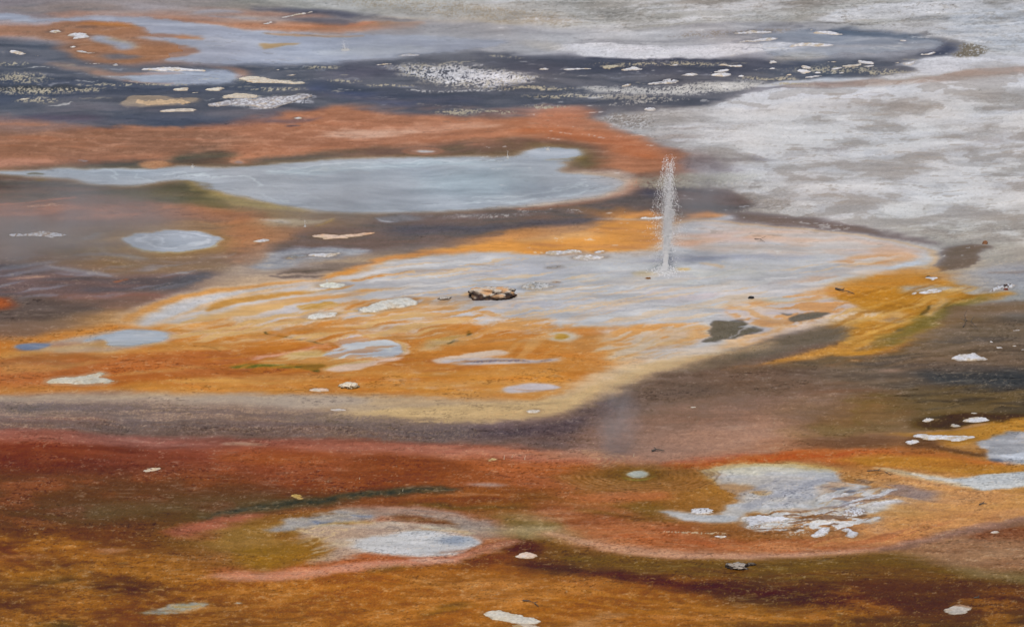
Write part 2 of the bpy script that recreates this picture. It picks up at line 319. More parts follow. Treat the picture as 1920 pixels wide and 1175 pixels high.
    S((184,184,188), "1400,356,2 1460,366,3 1500,374,1.5", 3, .7)
    # --- terracotta band
    P((164,114,88), "-220,262 0,256 110,240 240,238 400,236 480,238 520,214 600,208 630,196 660,200 720,212 790,216 900,220 980,222 1010,212 1040,198 1090,206 1120,224 1160,242 1220,262 1250,282 1250,310 1180,330 1120,300 1080,284 960,262 860,268 760,274 600,284 480,300 440,308 320,300 240,296 120,300 -220,304", 5, 1, 1.4, c2=(174,122,94), nz='st', wet=.45, g=.3)
    P((140,122,118), "-220,225 0,214 60,226 160,240 120,252 0,262 -220,262", 8, .7, 1.4, c2=(160,118,96))
    E((182,122,94), 1050, 218, 60, 16, .6, .8); E((170,126,108), 1040, 206, 70, 8, .8, .6)
    P((96,90,104), "480,224 560,222 610,218 560,232 500,230", 3, .7, 1)
    P((60,62,84), "534,234 566,234 568,237 536,237", .7, .9, .3)
    P((204,160,134), "590,256 620,248 660,242 720,244 800,236 860,234 930,234 960,236 860,242 780,250 700,258 640,258", 3, .75, 1, st=.8, c2=(216,182,160), nz='st2')
    S((198,150,120), "370,258,1 430,262,1.5 500,266,1", 2, .5)
    S((206,146,116), "860,254,1 900,256,1.4 960,250,1 1060,246,1", 1.6, .5)
    P((182,112,76), "960,240 1100,240 1160,252 1220,276 1240,300 1190,296 1140,276 1060,258 960,254", 5, .8, 1, c2=(172,104,70))
    P((120,96,84), "640,282 760,272 860,264 960,256 1060,258 1120,276 1140,300 1110,318 1060,310 1000,290 900,292 760,294 640,296", 7, .9, 1.3, c2=(104,90,74), nz='bl', wet=.5)
    P((104,98,66), "1000,270 1060,270 1110,290 1120,312 1090,318 1060,300 1000,282", 7, .7, 1)
    P((92,84,76), "310,304 330,284 380,274 440,284 430,302 380,312 330,312", 6, .9, 1.2, c2=(84,86,76), wet=.5)
    P((90,88,84), "470,300 520,296 600,290 640,294 600,300 500,308", 5, .6, 1)
    P((94,84,80), "150,310 240,300 300,304 260,318 180,320 60,316 20,312", 5, .85, 1.2, c2=(84,84,78), wet=.5)
    P((192,140,116), "-100,296 40,296 100,300 60,308 0,310 -100,312", 3, .7, 1, st=.5)
    # --- left: olive/brown mats below the pale pool
    P((86,80,74), "-220,328 60,326 160,334 200,346 320,346 400,350 400,380 340,384 240,388 160,384 60,384 -220,380", 6, .9, 1.3, c2=(104,84,74), nz='st', wet=.5)
    P((86,86,66), "180,360 280,352 340,342 400,356 440,380 420,396 330,382 240,372", 8, .65, 1.4)
    P((150,136,92), "330,336 362,340 370,350 440,366 540,386 600,392 560,398 460,388 400,372", 4, .8, 1, wet=.5)
    P((150,104,82), "-220,384 60,382 160,384 300,388 400,392 500,404 480,420 360,412 240,408 100,412 -220,412", 7, .75, 1.3, c2=(166,110,82), nz='st')
    S((82,66,60), "0,352,2 60,350,2 120,356,1", 3, .6)
    P((130,118,112), "-220,410 60,404 100,420 120,450 80,480 0,490 -220,490", 12, .6, 1.4)
    P((136,108,80), "60,440 220,470 300,476 420,466 460,450 440,500 380,512 300,504 200,500 120,488", 10, .6, 1.3, c2=(120,98,66))
    P((160,112,80), "400,400 470,408 500,430 480,470 440,500 420,470 440,440 420,420", 9, .7, 1.2, c2=(172,118,82))
    P((84,78,86), "-220,494 0,492 60,500 140,504 200,520 260,520 330,512 400,508 400,516 360,530 300,542 200,552 100,560 0,560 -220,560", 6, .9, 1.4, c2=(100,84,86), nz='st', wet=.6)
    P((78,78,88), "270,540 300,530 350,518 394,512 400,516 370,532 330,542 290,546", 3, .85, 1, st=.8, wet=.6)
    P((110,88,82), "60,560 200,548 320,546 300,566 200,580 100,572", 6, .7, 1.2, c2=(134,96,84))
    P((84,74,74), "-220,562 60,556 140,566 190,572 180,584 120,596 40,606 0,604 -220,604", 6, .9, 1.3, wet=.6)
    P((170,90,50), "-220,556 0,558 28,566 20,574 0,580 -220,584", 4, .85, 1)
    for a in ("90,500,2 130,506,3 170,512,2","160,517,3 180,514,4 200,516,2","100,514,1.5 130,515,1.6 145,515,1","255,504,2 275,500,3.5 292,500,2","150,488,1.5 190,487,1","335,510,1.5 345,509,3 352,511,1","165,450,1.5 200,438,1.6 170,446,1","150,478,2 220,476,3 270,484,1.5"):
        S((150,152,160), a, 1.8, .65, 1.2)
    S((172,136,116), "20,523,1 60,520,3 92,518,1", 1.5, .7)
    S((184,112,70), "215,528,1.2 235,524,1.5", 1.4, .7)
    for a in ((323,453,120,1),(323,456,160,2)):
        R((110,96,76), a[0], a[1], a[2]*.75, a[2], 2, .27, .45, 1)
    R((170,160,156), 323, 455, 105, 185, 3, .27, .4, 1.2, .6, 3.3)
    # --- middle: dark brown tongue
    P((94,87,88), "520,480 500,466 540,452 560,436 600,430 680,424 700,410 720,402 800,396 900,388 960,388 1060,380 1100,370 1180,362 1200,340 1240,346 1300,346 1350,352 1400,366 1420,384 1380,398 1320,398 1290,398 1284,410 1250,400 1200,408 1180,384 1140,398 1080,392 1060,392 1120,404 1130,412 1100,418 1080,422 960,430 900,444 820,452 700,468 660,474 600,470", 5, 1, 1.2, c2=(104,88,84), nz='st', wet=.6, g=.5)
    P((76,74,88), "700,432 800,420 900,424 960,418 960,432 860,436 760,442", 6, .6, 1.2)
    P((76,74,86), "1060,410 1130,406 1120,416 1080,420 1000,424 960,430 960,420", 3.5, .7, 1)
    P((76,76,90), "1190,352 1240,352 1250,370 1200,368", 5, .8, 1)
    P((132,128,128), "700,408 740,404 770,404 800,408 770,414 730,418 710,414", 2.5, .8, 1, wet=.6)
    S((176,178,184), "704,408,.5 714,414,1 730,417,1.2 744,416,.6", .9, .85, .3)
    for a in ((990,396,26,5),(860,404,60,4),(920,404,60,4),(1080,396,24,3)):
        E((196,190,184), a[0],a[1],a[2],a[3], .6, .8, 1, spk=.58)
    P((150,138,146), "1270,300 1340,300 1440,296 1420,316 1340,322 1280,326", 10, .5, 1.5)
    P((102,90,88), "1270,290 1320,286 1440,292 1400,312 1340,318 1290,318", 8, .7, 1.4)
    P((112,96,90), "1380,396 1440,404 1520,408 1600,420 1640,426 1680,440 1740,450 1760,456 1700,452 1560,438 1440,422 1370,414", 5, .9, 1.2, c2=(96,82,78), wet=.5)
    P((110,96,88), "1750,470 1770,456 1850,458 1850,468 1830,474 1828,486 1820,500 1790,506 1760,504 1740,500 1756,486", 2, .98, 1.4, c2=(100,86,78), wet=.5)
    # --- orange ribbons between
    P((202,142,88), "620,510 700,486 780,470 860,462 960,450 1060,442 1130,420 1170,404 1210,392 1240,398 1230,420 1240,450 1250,468 1180,470 1120,474 1080,470 1020,478 960,476 860,474 780,480 700,498 650,516 600,528 590,522", 3.5, 1, 1, c2=(206,144,78), nz='st', wet=.6, g=.2)
    P((192,170,150), "960,450 1060,440 1120,430 1130,440 1040,450 980,456", 5, .4, 1)
    S((176,166,164), "1120,410,1 1180,410,2 1220,411,1.5", 2.5, .6)
    P((206,142,86), "1286,410 1300,398 1320,400 1330,392 1344,400 1370,402 1374,406 1340,408 1310,412 1290,414", 1.8, .95, .8)
    P((176,178,188), "1340,410 1360,404 1376,402 1374,408 1350,414 1310,414", 1.2, .9, .5)
    P((204,205,210), "1196,408 1220,408 1240,406 1244,410 1220,411", 1, .95, .5)
    # right of geyser: lilac/peach marbled apron
    P((185,183,186), "1260,420 1340,412 1440,424 1560,432 1660,446 1740,462 1756,478 1748,492 1700,510 1640,520 1600,530 1560,560 1500,610 1440,640 1340,670 1260,690 1180,700 1100,680 1000,600 960,590 960,480 1040,478 1120,480 1240,476", 5, .95, 1, c2=(178,178,183), nz='st', wet=.7, g=.2)
    P((206,158,130), "1260,440 1340,434 1440,434 1540,446 1560,454 1480,452 1400,450 1340,456 1280,462 1254,456", 5, .85, 1.4, c2=(196,172,168), nz='st')
    P((206,164,140), "1440,428 1520,434 1640,452 1720,466 1740,476 1690,484 1620,474 1520,462 1450,450", 5, .75, 1.4, c2=(204,176,160), nz='st')
    P((204,148,98), "1560,486 1620,474 1680,472 1720,478 1700,488 1640,494 1590,500", 5, .8, 1.2, c2=(206,158,120))
    S((206,138,70), "1600,494,1 1620,492,2.5 1650,490,1.5", 2, .8)
    P((188,194,206), "1590,508 1640,502 1680,494 1720,484 1712,496 1680,504 1640,512 1600,512", 2, .9, 1.2, st=.5)
    for a in ("1500,466,3 1560,458,4 1590,466,2","1590,474,1.5 1620,468,2 1630,472,1","1560,484,3 1580,482,3","1600,488,1.5 1620,487,1.5","1480,448,1 1520,440,1.5"):
        S((188,190,202), a, 3, .75, 1)
    for a in ("1300,478,3 1400,482,6 1500,480,4","1360,468,2 1390,466,4","1200,484,2 1320,486,4 1380,482,3","960,488,2 1060,492,3 1080,492,1","1130,496,1 1180,490,1.6 1230,486,2"):
        S((164,164,178), a, 4, .6, 1.2)
    S((176,176,184), "1440,490,2 1460,488,3 1476,490,1", 2, .6)
    P((196,198,196), "1060,500 1160,490 1240,500 1340,496 1440,500 1500,510 1440,524 1340,536 1260,534 1180,524 1120,524 1060,520", 9, .55, 1.4, c2=(190,192,196))
    E((202,174,110), 1208, 512, 22, 5, .5, .9, .8); E((202,168,110), 1280, 505, 16, 3.5, .5, .8, .8)
    E((132,138,140), 1243, 504, 22, 7, .5, .8, .6)
    E((150,104,56), 1216, 521, 6, 2, .4, .9, .5)
    S((206,170,130), "1320,494,.8 1350,498,2 1356,502,1", 2, .7)
    P((196,178,182), "1200,540 1300,544 1400,536 1500,528 1540,540 1420,560 1300,566 1220,560", 9, .55, 1.4)
    P((202,160,120), "1500,544 1560,528 1640,520 1700,504 1740,498 1740,514 1680,530 1600,560 1540,566 1500,556", 7, .85, 1.2, c2=(204,146,80))
    P((194,136,56), "1560,540 1600,516 1700,510 1760,516 1800,530 1840,540 1900,548 1880,556 1800,564 1760,580 1740,610 1700,640 1640,664 1600,668 1560,660 1480,678 1440,680 1480,664 1560,650 1600,620 1620,600 1600,580 1560,560", 4, .95, 1, c2=(180,122,46), nz='st', wet=.6, g=.35)
    P((192,150,96), "1720,506 1800,514 1840,526 1800,530 1740,524", 5, .7, 1, c2=(178,150,110))
    P((126,112,60), "1720,590 1750,574 1790,560 1850,548 1870,552 1800,574 1770,600 1730,622 1690,640 1640,650 1700,620", 5, .8, 1, c2=(96,88,44), nz='st2', st=.5)
    P((110,86,66), "1770,576 1830,566 1900,562 1990,560 1990,588 1880,584 1800,596 1770,606", 5, .9, 1.3, c2=(120,98,80))
    P((160,160,168), "1730,508 1790,512 1840,504 1880,500 1990,490 1990,540 1920,545 1840,540 1780,530 1750,518", 5, .7, 1.3, c2=(148,146,148))
    P((176,180,190), "1690,540 1740,534 1800,536 1850,538 1920,530 1910,544 1840,552 1780,546 1740,550 1700,548", 3, .75, 1.2, st=.6)
    P((170,164,158), "1690,536 1740,530 1760,536 1720,545 1680,548", 4, .6, 1)
    S((120,100,84), "1860,511,1 1920,508,1.5 1990,506,1.5", 1.4, .7)
    # pink-white swirl around the cove at 1400-1600, 550-620
    P((198,184,188), "1360,560 1440,548 1500,552 1560,560 1600,574 1600,590 1540,608 1470,624 1420,640 1380,640 1400,620 1440,610 1380,600 1340,590", 6, .8, 1.3, c2=(204,178,160), nz='st')
    for a in ("1360,572,.8 1380,562,2 1410,556,2 1420,560,.8","1370,572,.6 1390,580,1.2 1410,588,1 1440,594,.8","1420,588,.8 1460,600,1 1440,606,.8","1440,570,1 1500,566,1 1540,556,1.5 1600,552,1","1500,550,2 1540,544,4 1590,548,2","1390,562,.6 1430,576,.8 1500,580,.8"):
        S((204,146,90), a, 1.8, .8, 1.2)
    for a in ("1440,574,.8 1500,572,1","1470,556,3 1520,560,4 1560,560,2"):
        S((180,182,188), a, 3, .6)
    P((104,98,92), "1330,606 1345,600 1370,602 1388,598 1390,604 1376,614 1396,612 1420,616 1418,622 1390,628 1360,636 1334,642 1326,640 1334,628 1328,618", 1.8, .97, 1, c2=(90,84,78), nz='gr', wet=.5, g=.7, h=-.01)
    S((100,94,90), "1370,602,1 1386,600,2 1390,598,1.5", 1, .9, .3)
    P((110,104,100), "1474,594 1500,586 1540,584 1560,586 1540,594 1500,602 1480,604", 2.5, .9, 1, c2=(96,90,86), nz='gr', wet=.5)
    P((106,94,84), "1440,636 1500,624 1560,612 1600,614 1592,628 1560,640 1500,654 1440,672 1400,684 1320,694 1240,700 1300,676 1380,660", 6, .95, 1, c2=(96,84,74), nz='gr', wet=.5, g=.6)
    P((208,160,112), "1340,650 1380,634 1430,622 1470,612 1480,608 1470,624 1430,640 1380,652 1340,658", 4, .85, 1, c2=(206,146,88), nz='gr')
    for a in ("1600,588,2 1650,584,6 1700,592,3","1560,600,3 1600,596,5 1660,600,4"):
        S((204,168,120), a, 4, .7, 1.2)
    E((140,116,96), 1680, 598, 22, 5, .5, .8, 1); E((120,104,92), 1690, 604, 12, 3, .5, .8)
    for a in ("1672,624,1 1686,619,1.8 1696,618,1","1600,656,1.2 1620,650,2.4 1640,646,1.6 1636,642,1","1630,644,1.5 1642,640,2 1646,642,1"):
        S((88,76,70), a, 1.2, .9, .5)
    # --- main apron, left: lilac flow with orange ribbons
    P((184,183,189), "260,610 340,588 420,566 520,546 600,528 660,514 720,496 800,480 860,474 960,474 1060,484 1060,560 1000,600 900,600 820,604 760,600 700,602 620,600 560,600 520,610 500,604 540,590 480,590 420,600 340,612", 4, .95, 1, c2=(175,175,181), nz='st', wet=.7, g=.15)
    P((204,148,82), "300,598 360,572 420,560 480,540 560,526 600,524 560,532 500,548 430,564 360,588 320,602", 3, .9, 1)
    P((206,148,84), "250,620 340,600 420,582 470,566 540,552 640,548 700,542 800,536 700,552 620,560 560,566 500,580 440,600 400,612 340,618 300,640 240,636", 3.5, .92, 1, c2=(198,138,70), nz='st', st=.5)
    P((202,148,84), "380,620 440,604 500,588 560,576 620,570 700,560 760,558 720,568 660,576 640,590 660,606 620,612 560,604 520,602 490,612 520,632 470,640 400,636", 3.5, .9, 1, c2=(210,166,116), nz='st', st=.5)
    P((188,186,190), "300,604 340,590 420,574 480,556 560,548 620,544 560,554 500,566 440,582 380,598 320,612", 2.4, .9, .8, c2=(204,190,184))
    P((198,190,194), "494,606 540,594 580,588 620,578 640,582 600,598 570,612 540,616 520,622 500,614", 3, .85, 1, c2=(206,180,150))
    P((198,188,188), "400,612 470,592 540,570 600,566 560,576 500,594 450,610", 3, .7, 1)
    for a in ("660,527,1.2 700,520,2 740,512,2 780,506,1.2 830,506,.7 900,508,.5","600,544,1 640,540,1.6 654,535,.8","590,552,.6 640,550,1 700,548,.8","680,566,.6 720,560,1.2 780,558,.6","490,575,.8 560,565,1 600,556,.6","520,596,.8 540,588,1.2 575,578,.8","640,596,1 660,580,2 690,568,2 720,562,1","800,570,1 850,560,2 900,546,1.5","880,496,.5 940,494,1 960,496,.6"):
        S((204,134,60), a, 1.2, .9, .8)
    for a in ("560,498,3 600,500,2","760,516,4 860,520,7 920,512,3","820,540,3 880,530,6 940,520,4","880,580,3 920,590,4 960,592,2","960,560,4 1010,552,5 1060,560,3","1060,572,3 1140,580,4 1180,588,2","940,574,2 990,568,3 1040,572,2"):
        S((168,168,180), a, 5, .5, 1.2)
    S((196,196,206), "960,548,3 1040,540,4 1120,548,3", 5, .5)
    S((206,154,104), "1040,541,.6 1090,537,1.6 1140,530,1.4 1180,528,.6", 2, .75, 1)
    S((206,158,112), "1100,550,.6 1110,554,1.4 1116,558,.8", 1.4, .7)
    S((158,158,174), "1100,536,1 1160,528,2 1200,528,1.4", 2.4, .6)
    for a in ("960,566,.8 1000,558,1 1040,556,.6","1000,580,.8 1040,574,1.2 1080,572,.6","960,562,1 1020,550,1 1040,548,.6"):
        S((208,180,160), a, 2, .7, 1)
    # orange body under the apron
    P((196,132,66), "-220,650 0,640 60,630 160,612 260,606 330,612 420,600 500,616 560,624 640,610 720,600 840,604 900,608 960,600 1010,604 1060,616 1120,612 1200,612 1300,618 1320,640 1260,664 1180,690 1120,720 1080,740 1000,752 860,748 800,742 600,736 400,736 200,730 0,740 -220,740", 5, .92, 1, c2=(186,118,54), nz='st', wet=.6, g=.25)
    P((178,104,60), "-220,690 0,680 100,668 240,664 400,650 500,660 560,690 480,700 360,706 240,712 100,724 -220,730", 9, .85, 1.3, c2=(166,96,54), nz='st')
    P((202,142,76), "240,600 340,604 460,610 480,630 400,648 340,640 320,624 260,616", 8, .6, 1.2)
    P((200,136,66), "220,716 400,704 560,706 640,712 560,736 400,738 240,734", 6, .8, 1)
    P((150,86,46), "400,690 500,688 600,694 640,706 560,712 440,706", 6, .6, 1.2)
    P((204,150,86), "700,700 800,690 960,690 1080,700 1060,740 940,744 800,740 700,726", 9, .7, 1.3, c2=(196,136,64))
    P((206,176,140), "1120,620 1200,616 1300,610 1340,630 1280,650 1200,650 1130,640", 7, .8, 1.4, c2=(190,186,194), nz='st')
    P((202,182,160), "1080,750 1100,716 1150,694 1220,676 1300,664 1360,656 1340,668 1260,690 1180,704 1130,724 1100,744 1050,768 960,776 1000,764", 5, .8, 1, c2=(202,170,126))
    P((190,188,194), "1180,660 1220,652 1260,648 1280,656 1220,664", 4, .75, 1)
    P((186,178,178), "1290,654 1330,644 1380,642 1340,660 1300,668", 4, .7, 1)
    for a in ("1200,612,2 1230,614,4 1240,622,2","1290,616,2 1310,614,4 1290,634,4 1260,640,2","1000,648,4 1004,630,4 1040,616,3 1090,606,1.5","1100,612,1.5 1060,618,2","1310,632,1 1320,628,3"):
        S((204,144,84), a, 3, .75, 1.2)
    E((198,184,170), 1053, 631, 30, 8, .5, .8, 1); E((188,144,58), 1052, 631, 15, 5, .35, .95, .6)
    S((186,190,200), "1080,612,1 1096,602,2.5 1120,598,2 1160,596,1", 2, .8)
    P((190,190,200), "840,588 900,580 960,584 940,596 930,604 900,610 880,606 850,604", 3, .9, 1.2, st=.5)
    for a in ("660,606,2 720,602,3 800,594,2","680,620,2 740,612,3 800,606,1.5","720,618,1 800,604,2","520,618,3 540,628,2 560,632,1"):
        S((200,186,180), a, 2.5, .7, 1.2)
    S((150,134,134), "720,626,.8 740,620,2 750,612,1.5 790,606,.8", 1.6, .8, .6)
    P((190,164,124), "790,655 800,640 840,628 880,622 880,634 850,644 820,652", 4, .8, 1, c2=(174,140,80))
    for a in ("880,620,1 884,632,1.6 888,634,.6","842,643,1 856,638,1.6"):
        S((88,74,40), a, 1, .9, .4)
    S((206,170,140), "790,655,.5 812,652,1.2 830,648,.5", 1, .7)
    S((92,74,40), "496,622,1 500,626,.8 540,632,.8 580,638,.7 610,646,.6 640,646,.5", .8, .85, .4)
    S((92,66,36), "362,647,.3 384,648,.6 400,652,.6 412,657,.4", .7, .75, .3)
    P((216,158,138), "480,668 540,660 590,648 620,640 620,648 590,654 520,664 470,676", 2, .8, .6)
    P((196,164,106), "480,680 540,662 600,652 620,660 680,672 720,680 680,690 640,694 600,692 580,684 540,678 500,684", 3, .85, 1, c2=(206,178,136))
    P((86,88,36), "424,684 460,680 540,682 600,680 612,684 590,690 600,696 560,688 500,688 440,688", 1.8, .95, .6, c2=(120,116,50), nz='gr')
    P((214,184,168), "604,690 640,680 700,678 760,664 770,650 764,662 730,678 680,690 640,696", 2, .85, .6)
    S((186,144,80), "610,684,1 626,680,2 640,680,1", 1.5, .8); P((196,194,206), "620,690 634,684 642,680 648,688 636,692 622,692", 1.2, .9, .5)
    P((184,186,196), "600,668 620,658 640,652 640,644 630,640 660,630 680,630 700,636 740,640 760,648 762,658 748,666 720,670 670,670 630,670", 2, .97, .7, c2=(196,196,202), wet=.75, g=.1, rec=('hot_spring','teardrop'))
    P((206,184,180), "624,644 650,634 676,629 692,632 680,638 650,644 640,650", 2, .8, .6)
    P((206,176,130), "760,650 752,640 740,636 756,638 772,650 768,664 756,668", 1.5, .8, .5)
    P((190,146,90), "588,594 600,588 640,584 650,588 630,594 600,598", 2, .3, .5)
    P((212,180,160), "800,672 860,664 920,654 950,656 962,664 900,670 850,676 820,680", 2, .85, .7, c2=(206,168,136))
    P((190,180,186), "826,672 880,670 960,672 1000,676 1040,672 1052,670 1048,678 1000,680 950,682 880,684 840,680", 2.5, .85, .8)
    for a in ("870,676,2 900,678,2.6 940,676,2.4 980,676,2.6 984,678,1","1018,676,1 1026,674,1.6 1034,674,.8"):
        S((118,104,112), a, 1.4, .9, .8, c2=(150,120,100), nz='gr')
    P((192,184,192), "940,728 960,722 1010,718 1046,722 1050,728 1030,732 980,734 950,738", 2, .92, .6)
    S((184,130,80), "960,728,.4 1000,732,.9 1040,732,.5", .8, .8, .3)
    for a in ((752,683,12,1.6),(700,742,14,2),(776,726,10,1.6),(808,726,12,2.2),(868,722,14,2),(870,731,10,2),(914,730,10,1.8),(780,696,12,2),(830,700,14,2),(820,744,16,2),(866,747,8,1.4),(730,712,14,3),(755,712,12,3),(790,712,10,3),(950,726,10,3)):
        E((202,168,136), a[0], a[1], a[2], a[3], .5, .6, 1)
    # left pool tongue
    P((176,168,166), "30,654 60,645 120,636 180,622 240,616 300,616 330,622 338,630 320,640 260,650 200,660 150,660 100,662 40,658", 2.5, .9, .7, c2=(162,146,134), wet=.7)
    P((158,164,176), "150,640 180,628 240,617 290,617 316,624 318,634 290,644 230,650 200,648 210,640 180,634", 2.5, .95, .7, c2=(166,172,184), wet=.8, g=.1, rec=('pool_water','tongue'))
    P((112,124,146), "22,646 60,642 84,643 98,646 80,654 50,658 38,652", 1.6, .95, .6, wet=.8)
    E((150,114,78), 195, 644, 30, 6, .6, .8, 1)
    S((196,160,136), "200,662,.6 260,652,1.2 310,640,1.2 336,630,.8 320,620,.6", 1.2, .75, .4)
    for a in ("40,668,4 140,664,5 200,668,3","0,680,6 60,674,6 120,680,3"):
        S((148,104,68), a, 5, .6, 1.2)
    # --- tan/grey rim and granular purple shade band
    P((184,160,134), "-220,744 0,744 200,736 400,738 600,738 800,744 960,752 1060,744 1100,724 1080,760 1000,780 860,790 700,788 500,780 300,770 100,760 -220,764", 7, .95, 1.2, c2=(178,152,122), nz='st', wet=.4, g=.3)
    P((170,154,142), "-220,748 100,744 300,744 560,738 700,742 640,764 460,770 200,766 0,776 -220,776", 6, .8, 1.2)
    P((196,166,122), "760,760 960,756 1060,740 1110,716 1180,690 1260,672 1180,706 1130,730 1080,764 960,790 800,796 600,790 500,782 640,776", 5, .8, 1, g=.4)
    P((118,96,88), "-220,786 20,784 120,790 300,790 440,792 540,796 700,806 900,808 1000,800 1080,770 1140,736 1200,706 1300,684 1440,664 1560,640 1600,640 1500,680 1440,700 1360,760 1240,760 1200,800 1190,850 1080,850 960,836 860,826 700,820 500,824 400,818 200,812 60,804 -220,800", 6, .93, 1.2, c2=(98,80,76), nz='bl', wet=.5, g=.9)
    P((88,76,80), '700,806 900,806 1000,798 1080,770 1200,706 1300,690 1240,760 1200,800 1190,840 1080,846 960,832 860,822', 8, .7, 1.2, g=.9)
    P((146,122,106), '-220,752 100,748 300,752 520,760 640,776 460,786 200,776 0,780 -220,780', 7, .75, 1.2, g=.7)
    P((76,68,78), "860,808 1000,802 1080,778 1100,790 1060,816 960,820 860,816", 6, .7, 1)
    P((104,94,92), "20,760 100,758 60,772 20,774", 5, .8, 1, g=.9); P((124,110,106), "120,764 240,756 280,764 200,772 120,774", 5, .6, 1, g=.9)
    P((120,104,96), "540,792 700,800 860,800 860,796 700,792 560,786", 3, .3, 1)
    P((166,120,98), "1040,850 1200,856 1360,840 1440,800 1440,770 1360,776 1260,800 1200,810 1180,830 1080,846", 10, .75, 1.2, c2=(156,120,104), g=.5)
    P((162,134,118), "1380,790 1440,770 1500,772 1480,800 1420,820 1360,816", 10, .7, 1.2)
    P((86,70,64), "1200,720 1300,700 1440,688 1440,740 1380,760 1280,756 1200,742", 10, .8, 1.4, c2=(98,80,72), g=.8)
    # bright ribbon at right
    P((196,140,66), "1440,680 1480,668 1540,654 1590,640 1620,610 1640,600 1680,606 1660,640 1620,660 1540,668 1480,680 1440,686", 3, .7, 1)
    P((84,74,68), "1480,680 1560,664 1600,672 1580,682 1500,688 1400,700 1340,706 1400,688", 3.5, .85, 1, c2=(104,84,64))
    S((190,134,66), "1360,694,.8 1440,680,1.6 1520,664,2.4 1600,640,3 1640,616,3", 1.8, .85, .8)
    S((178,122,66), "1560,684,1 1600,678,2 1650,664,3 1700,646,3", 3, .7)
    # right brown plain
    P((88,76,70), "1600,680 1700,650 1760,620 1800,600 1880,600 1990,590 1990,700 1800,700 1700,690 1600,700", 7, .85, 1.4, c2=(102,86,76), nz='st', wet=.3, g=.6)
    P((112,96,84), "1720,630 1780,614 1860,608 1990,606 1990,640 1860,642 1780,650 1720,650", 6, .7, 1.4, c2=(96,84,74))
    P((60,62,68), "1700,700 1780,696 1880,690 1990,700 1990,724 1860,730 1760,722", 9, .85, 1.2, wet=.5)
    P((66,60,56), "1600,740 1700,730 1840,734 1990,740 1990,790 1860,796 1800,780 1700,790 1680,770", 9, .7, 1.4, c2=(76,68,60))
    P((66,50,32), "1700,778 1760,772 1900,776 1940,784 1880,796 1820,806 1740,804 1700,800", 3.5, .9, 1)
    P((130,98,64), "1480,770 1560,750 1660,740 1700,760 1700,790 1640,800 1540,806 1480,796", 10, .7, 1.6, c2=(132,104,86), nz='bl')
    for a in ("1500,768,4 1530,762,3","1460,806,5 1480,800,3","1590,750,3 1620,756,2 1600,790,2","1640,744,2 1660,742,2"):
        S((110,100,50), a, 4, .6, 1.4)
    P((150,104,76), "1440,740 1500,724 1600,720 1680,730 1640,742 1540,744 1460,756", 8, .5, 1.4)
    S((172,140,116), "1640,692,1 1664,694,4 1690,696,1", 2.5, .8)
    P((150,108,82), "1300,860 1440,838 1540,812 1640,806 1700,812 1740,812 1700,824 1600,834 1480,846 1380,862", 6, .6, 1.2, c2=(170,128,98))
    P((112,80,58), "1500,816 1580,816 1660,820 1700,830 1640,840 1560,844 1500,830", 6, .7, 1.3, c2=(120,92,76))
    P((186,136,64), "1640,812 1760,808 1840,794 1900,786 1990,780 1990,814 1880,814 1840,826 1800,840 1740,820 1700,818", 3.5, .92, 1, c2=(176,124,56), nz='gr', g=.4)
    P((168,128,92), "1700,812 1800,806 1860,794 1840,794 1780,804 1700,808", 1.5, .7, .6)
    P((176,130,78), "1760,834 1800,836 1830,828 1840,838 1820,846 1780,842", 3, .8, 1)
    P((98,72,54), "1700,818 1720,810 1740,826 1800,846 1840,850 1830,838 1846,846 1850,856 1800,852 1740,840 1700,838 1690,826", 2.4, .85, .8)
    P((152,154,162), "1836,828 1860,818 1900,812 1990,806 1990,866 1900,872 1860,862 1842,852 1846,840", 2, .97, 1, c2=(176,178,188), nz='st2', wet=.4)
    P((140,142,148), "1846,820 1880,812 1920,808 1910,818 1860,828", 2, .7, 1)
    P((200,204,216), "1880,852 1910,846 1940,848 1930,862 1900,866", 2, .8, 1, st=.6)
    P((88,92,106), "1850,856 1880,858 1884,864 1860,864", 1.3, .8, .6)
    P((184,110,64), "1240,864 1360,866 1440,852 1500,842 1560,840 1640,844 1760,850 1860,862 1900,870 1820,876 1700,876 1600,872 1520,864 1440,866 1360,876 1240,880", 4, .9, 1, c2=(180,100,54), nz='st')
    P((186,132,58), "1560,860 1660,852 1760,856 1860,866 1930,874 1920,888 1840,892 1720,880 1620,876", 5, .8, 1.2, c2=(168,116,56))
    # --- red-brown lower left
    P((148,92,76), "-220,800 60,806 240,820 400,822 560,824 760,828 860,832 960,846 960,856 860,846 700,844 500,836 300,834 100,830 -220,822", 6, .8, 1.2, g=.5)
    P((176,112,90), "520,836 700,830 860,838 960,848 1060,860 1240,862 1380,848 1440,844 1360,862 1200,874 1040,872 900,862 740,850 600,846", 5, .8, 1, c2=(184,128,102), g=.5)
    P((120,66,52), "-220,826 60,830 240,840 360,850 400,870 300,880 100,880 -220,880", 10, .85, 1.4, c2=(134,74,54), nz='st', wet=.4)
    P((158,90,48), "420,842 560,846 640,860 560,872 460,870 400,858", 10, .6, 1.4)
    P((114,64,40), "660,856 760,852 860,860 940,870 900,884 760,884 680,872", 9, .6, 1.4)
    P((170,96,54), "860,850 960,862 1100,868 1200,874 1100,888 980,890 880,880", 8, .6, 1.3)
    S((192,168,140), "420,832,1 470,832,3 490,834,1", 2, .7); 
    P((104,74,54), "-220,884 100,888 300,880 480,890 520,920 300,950 100,980 -220,980", 16, .7, 1.4, c2=(116,74,50), nz='bl', g=.5)
    P((72,66,56), "360,968 440,950 520,938 620,926 740,912 860,914 856,922 760,928 680,934 620,944 520,952 440,958 380,974", 5, .85, 1.2, c2=(60,62,58), nz='bl', wet=.5)
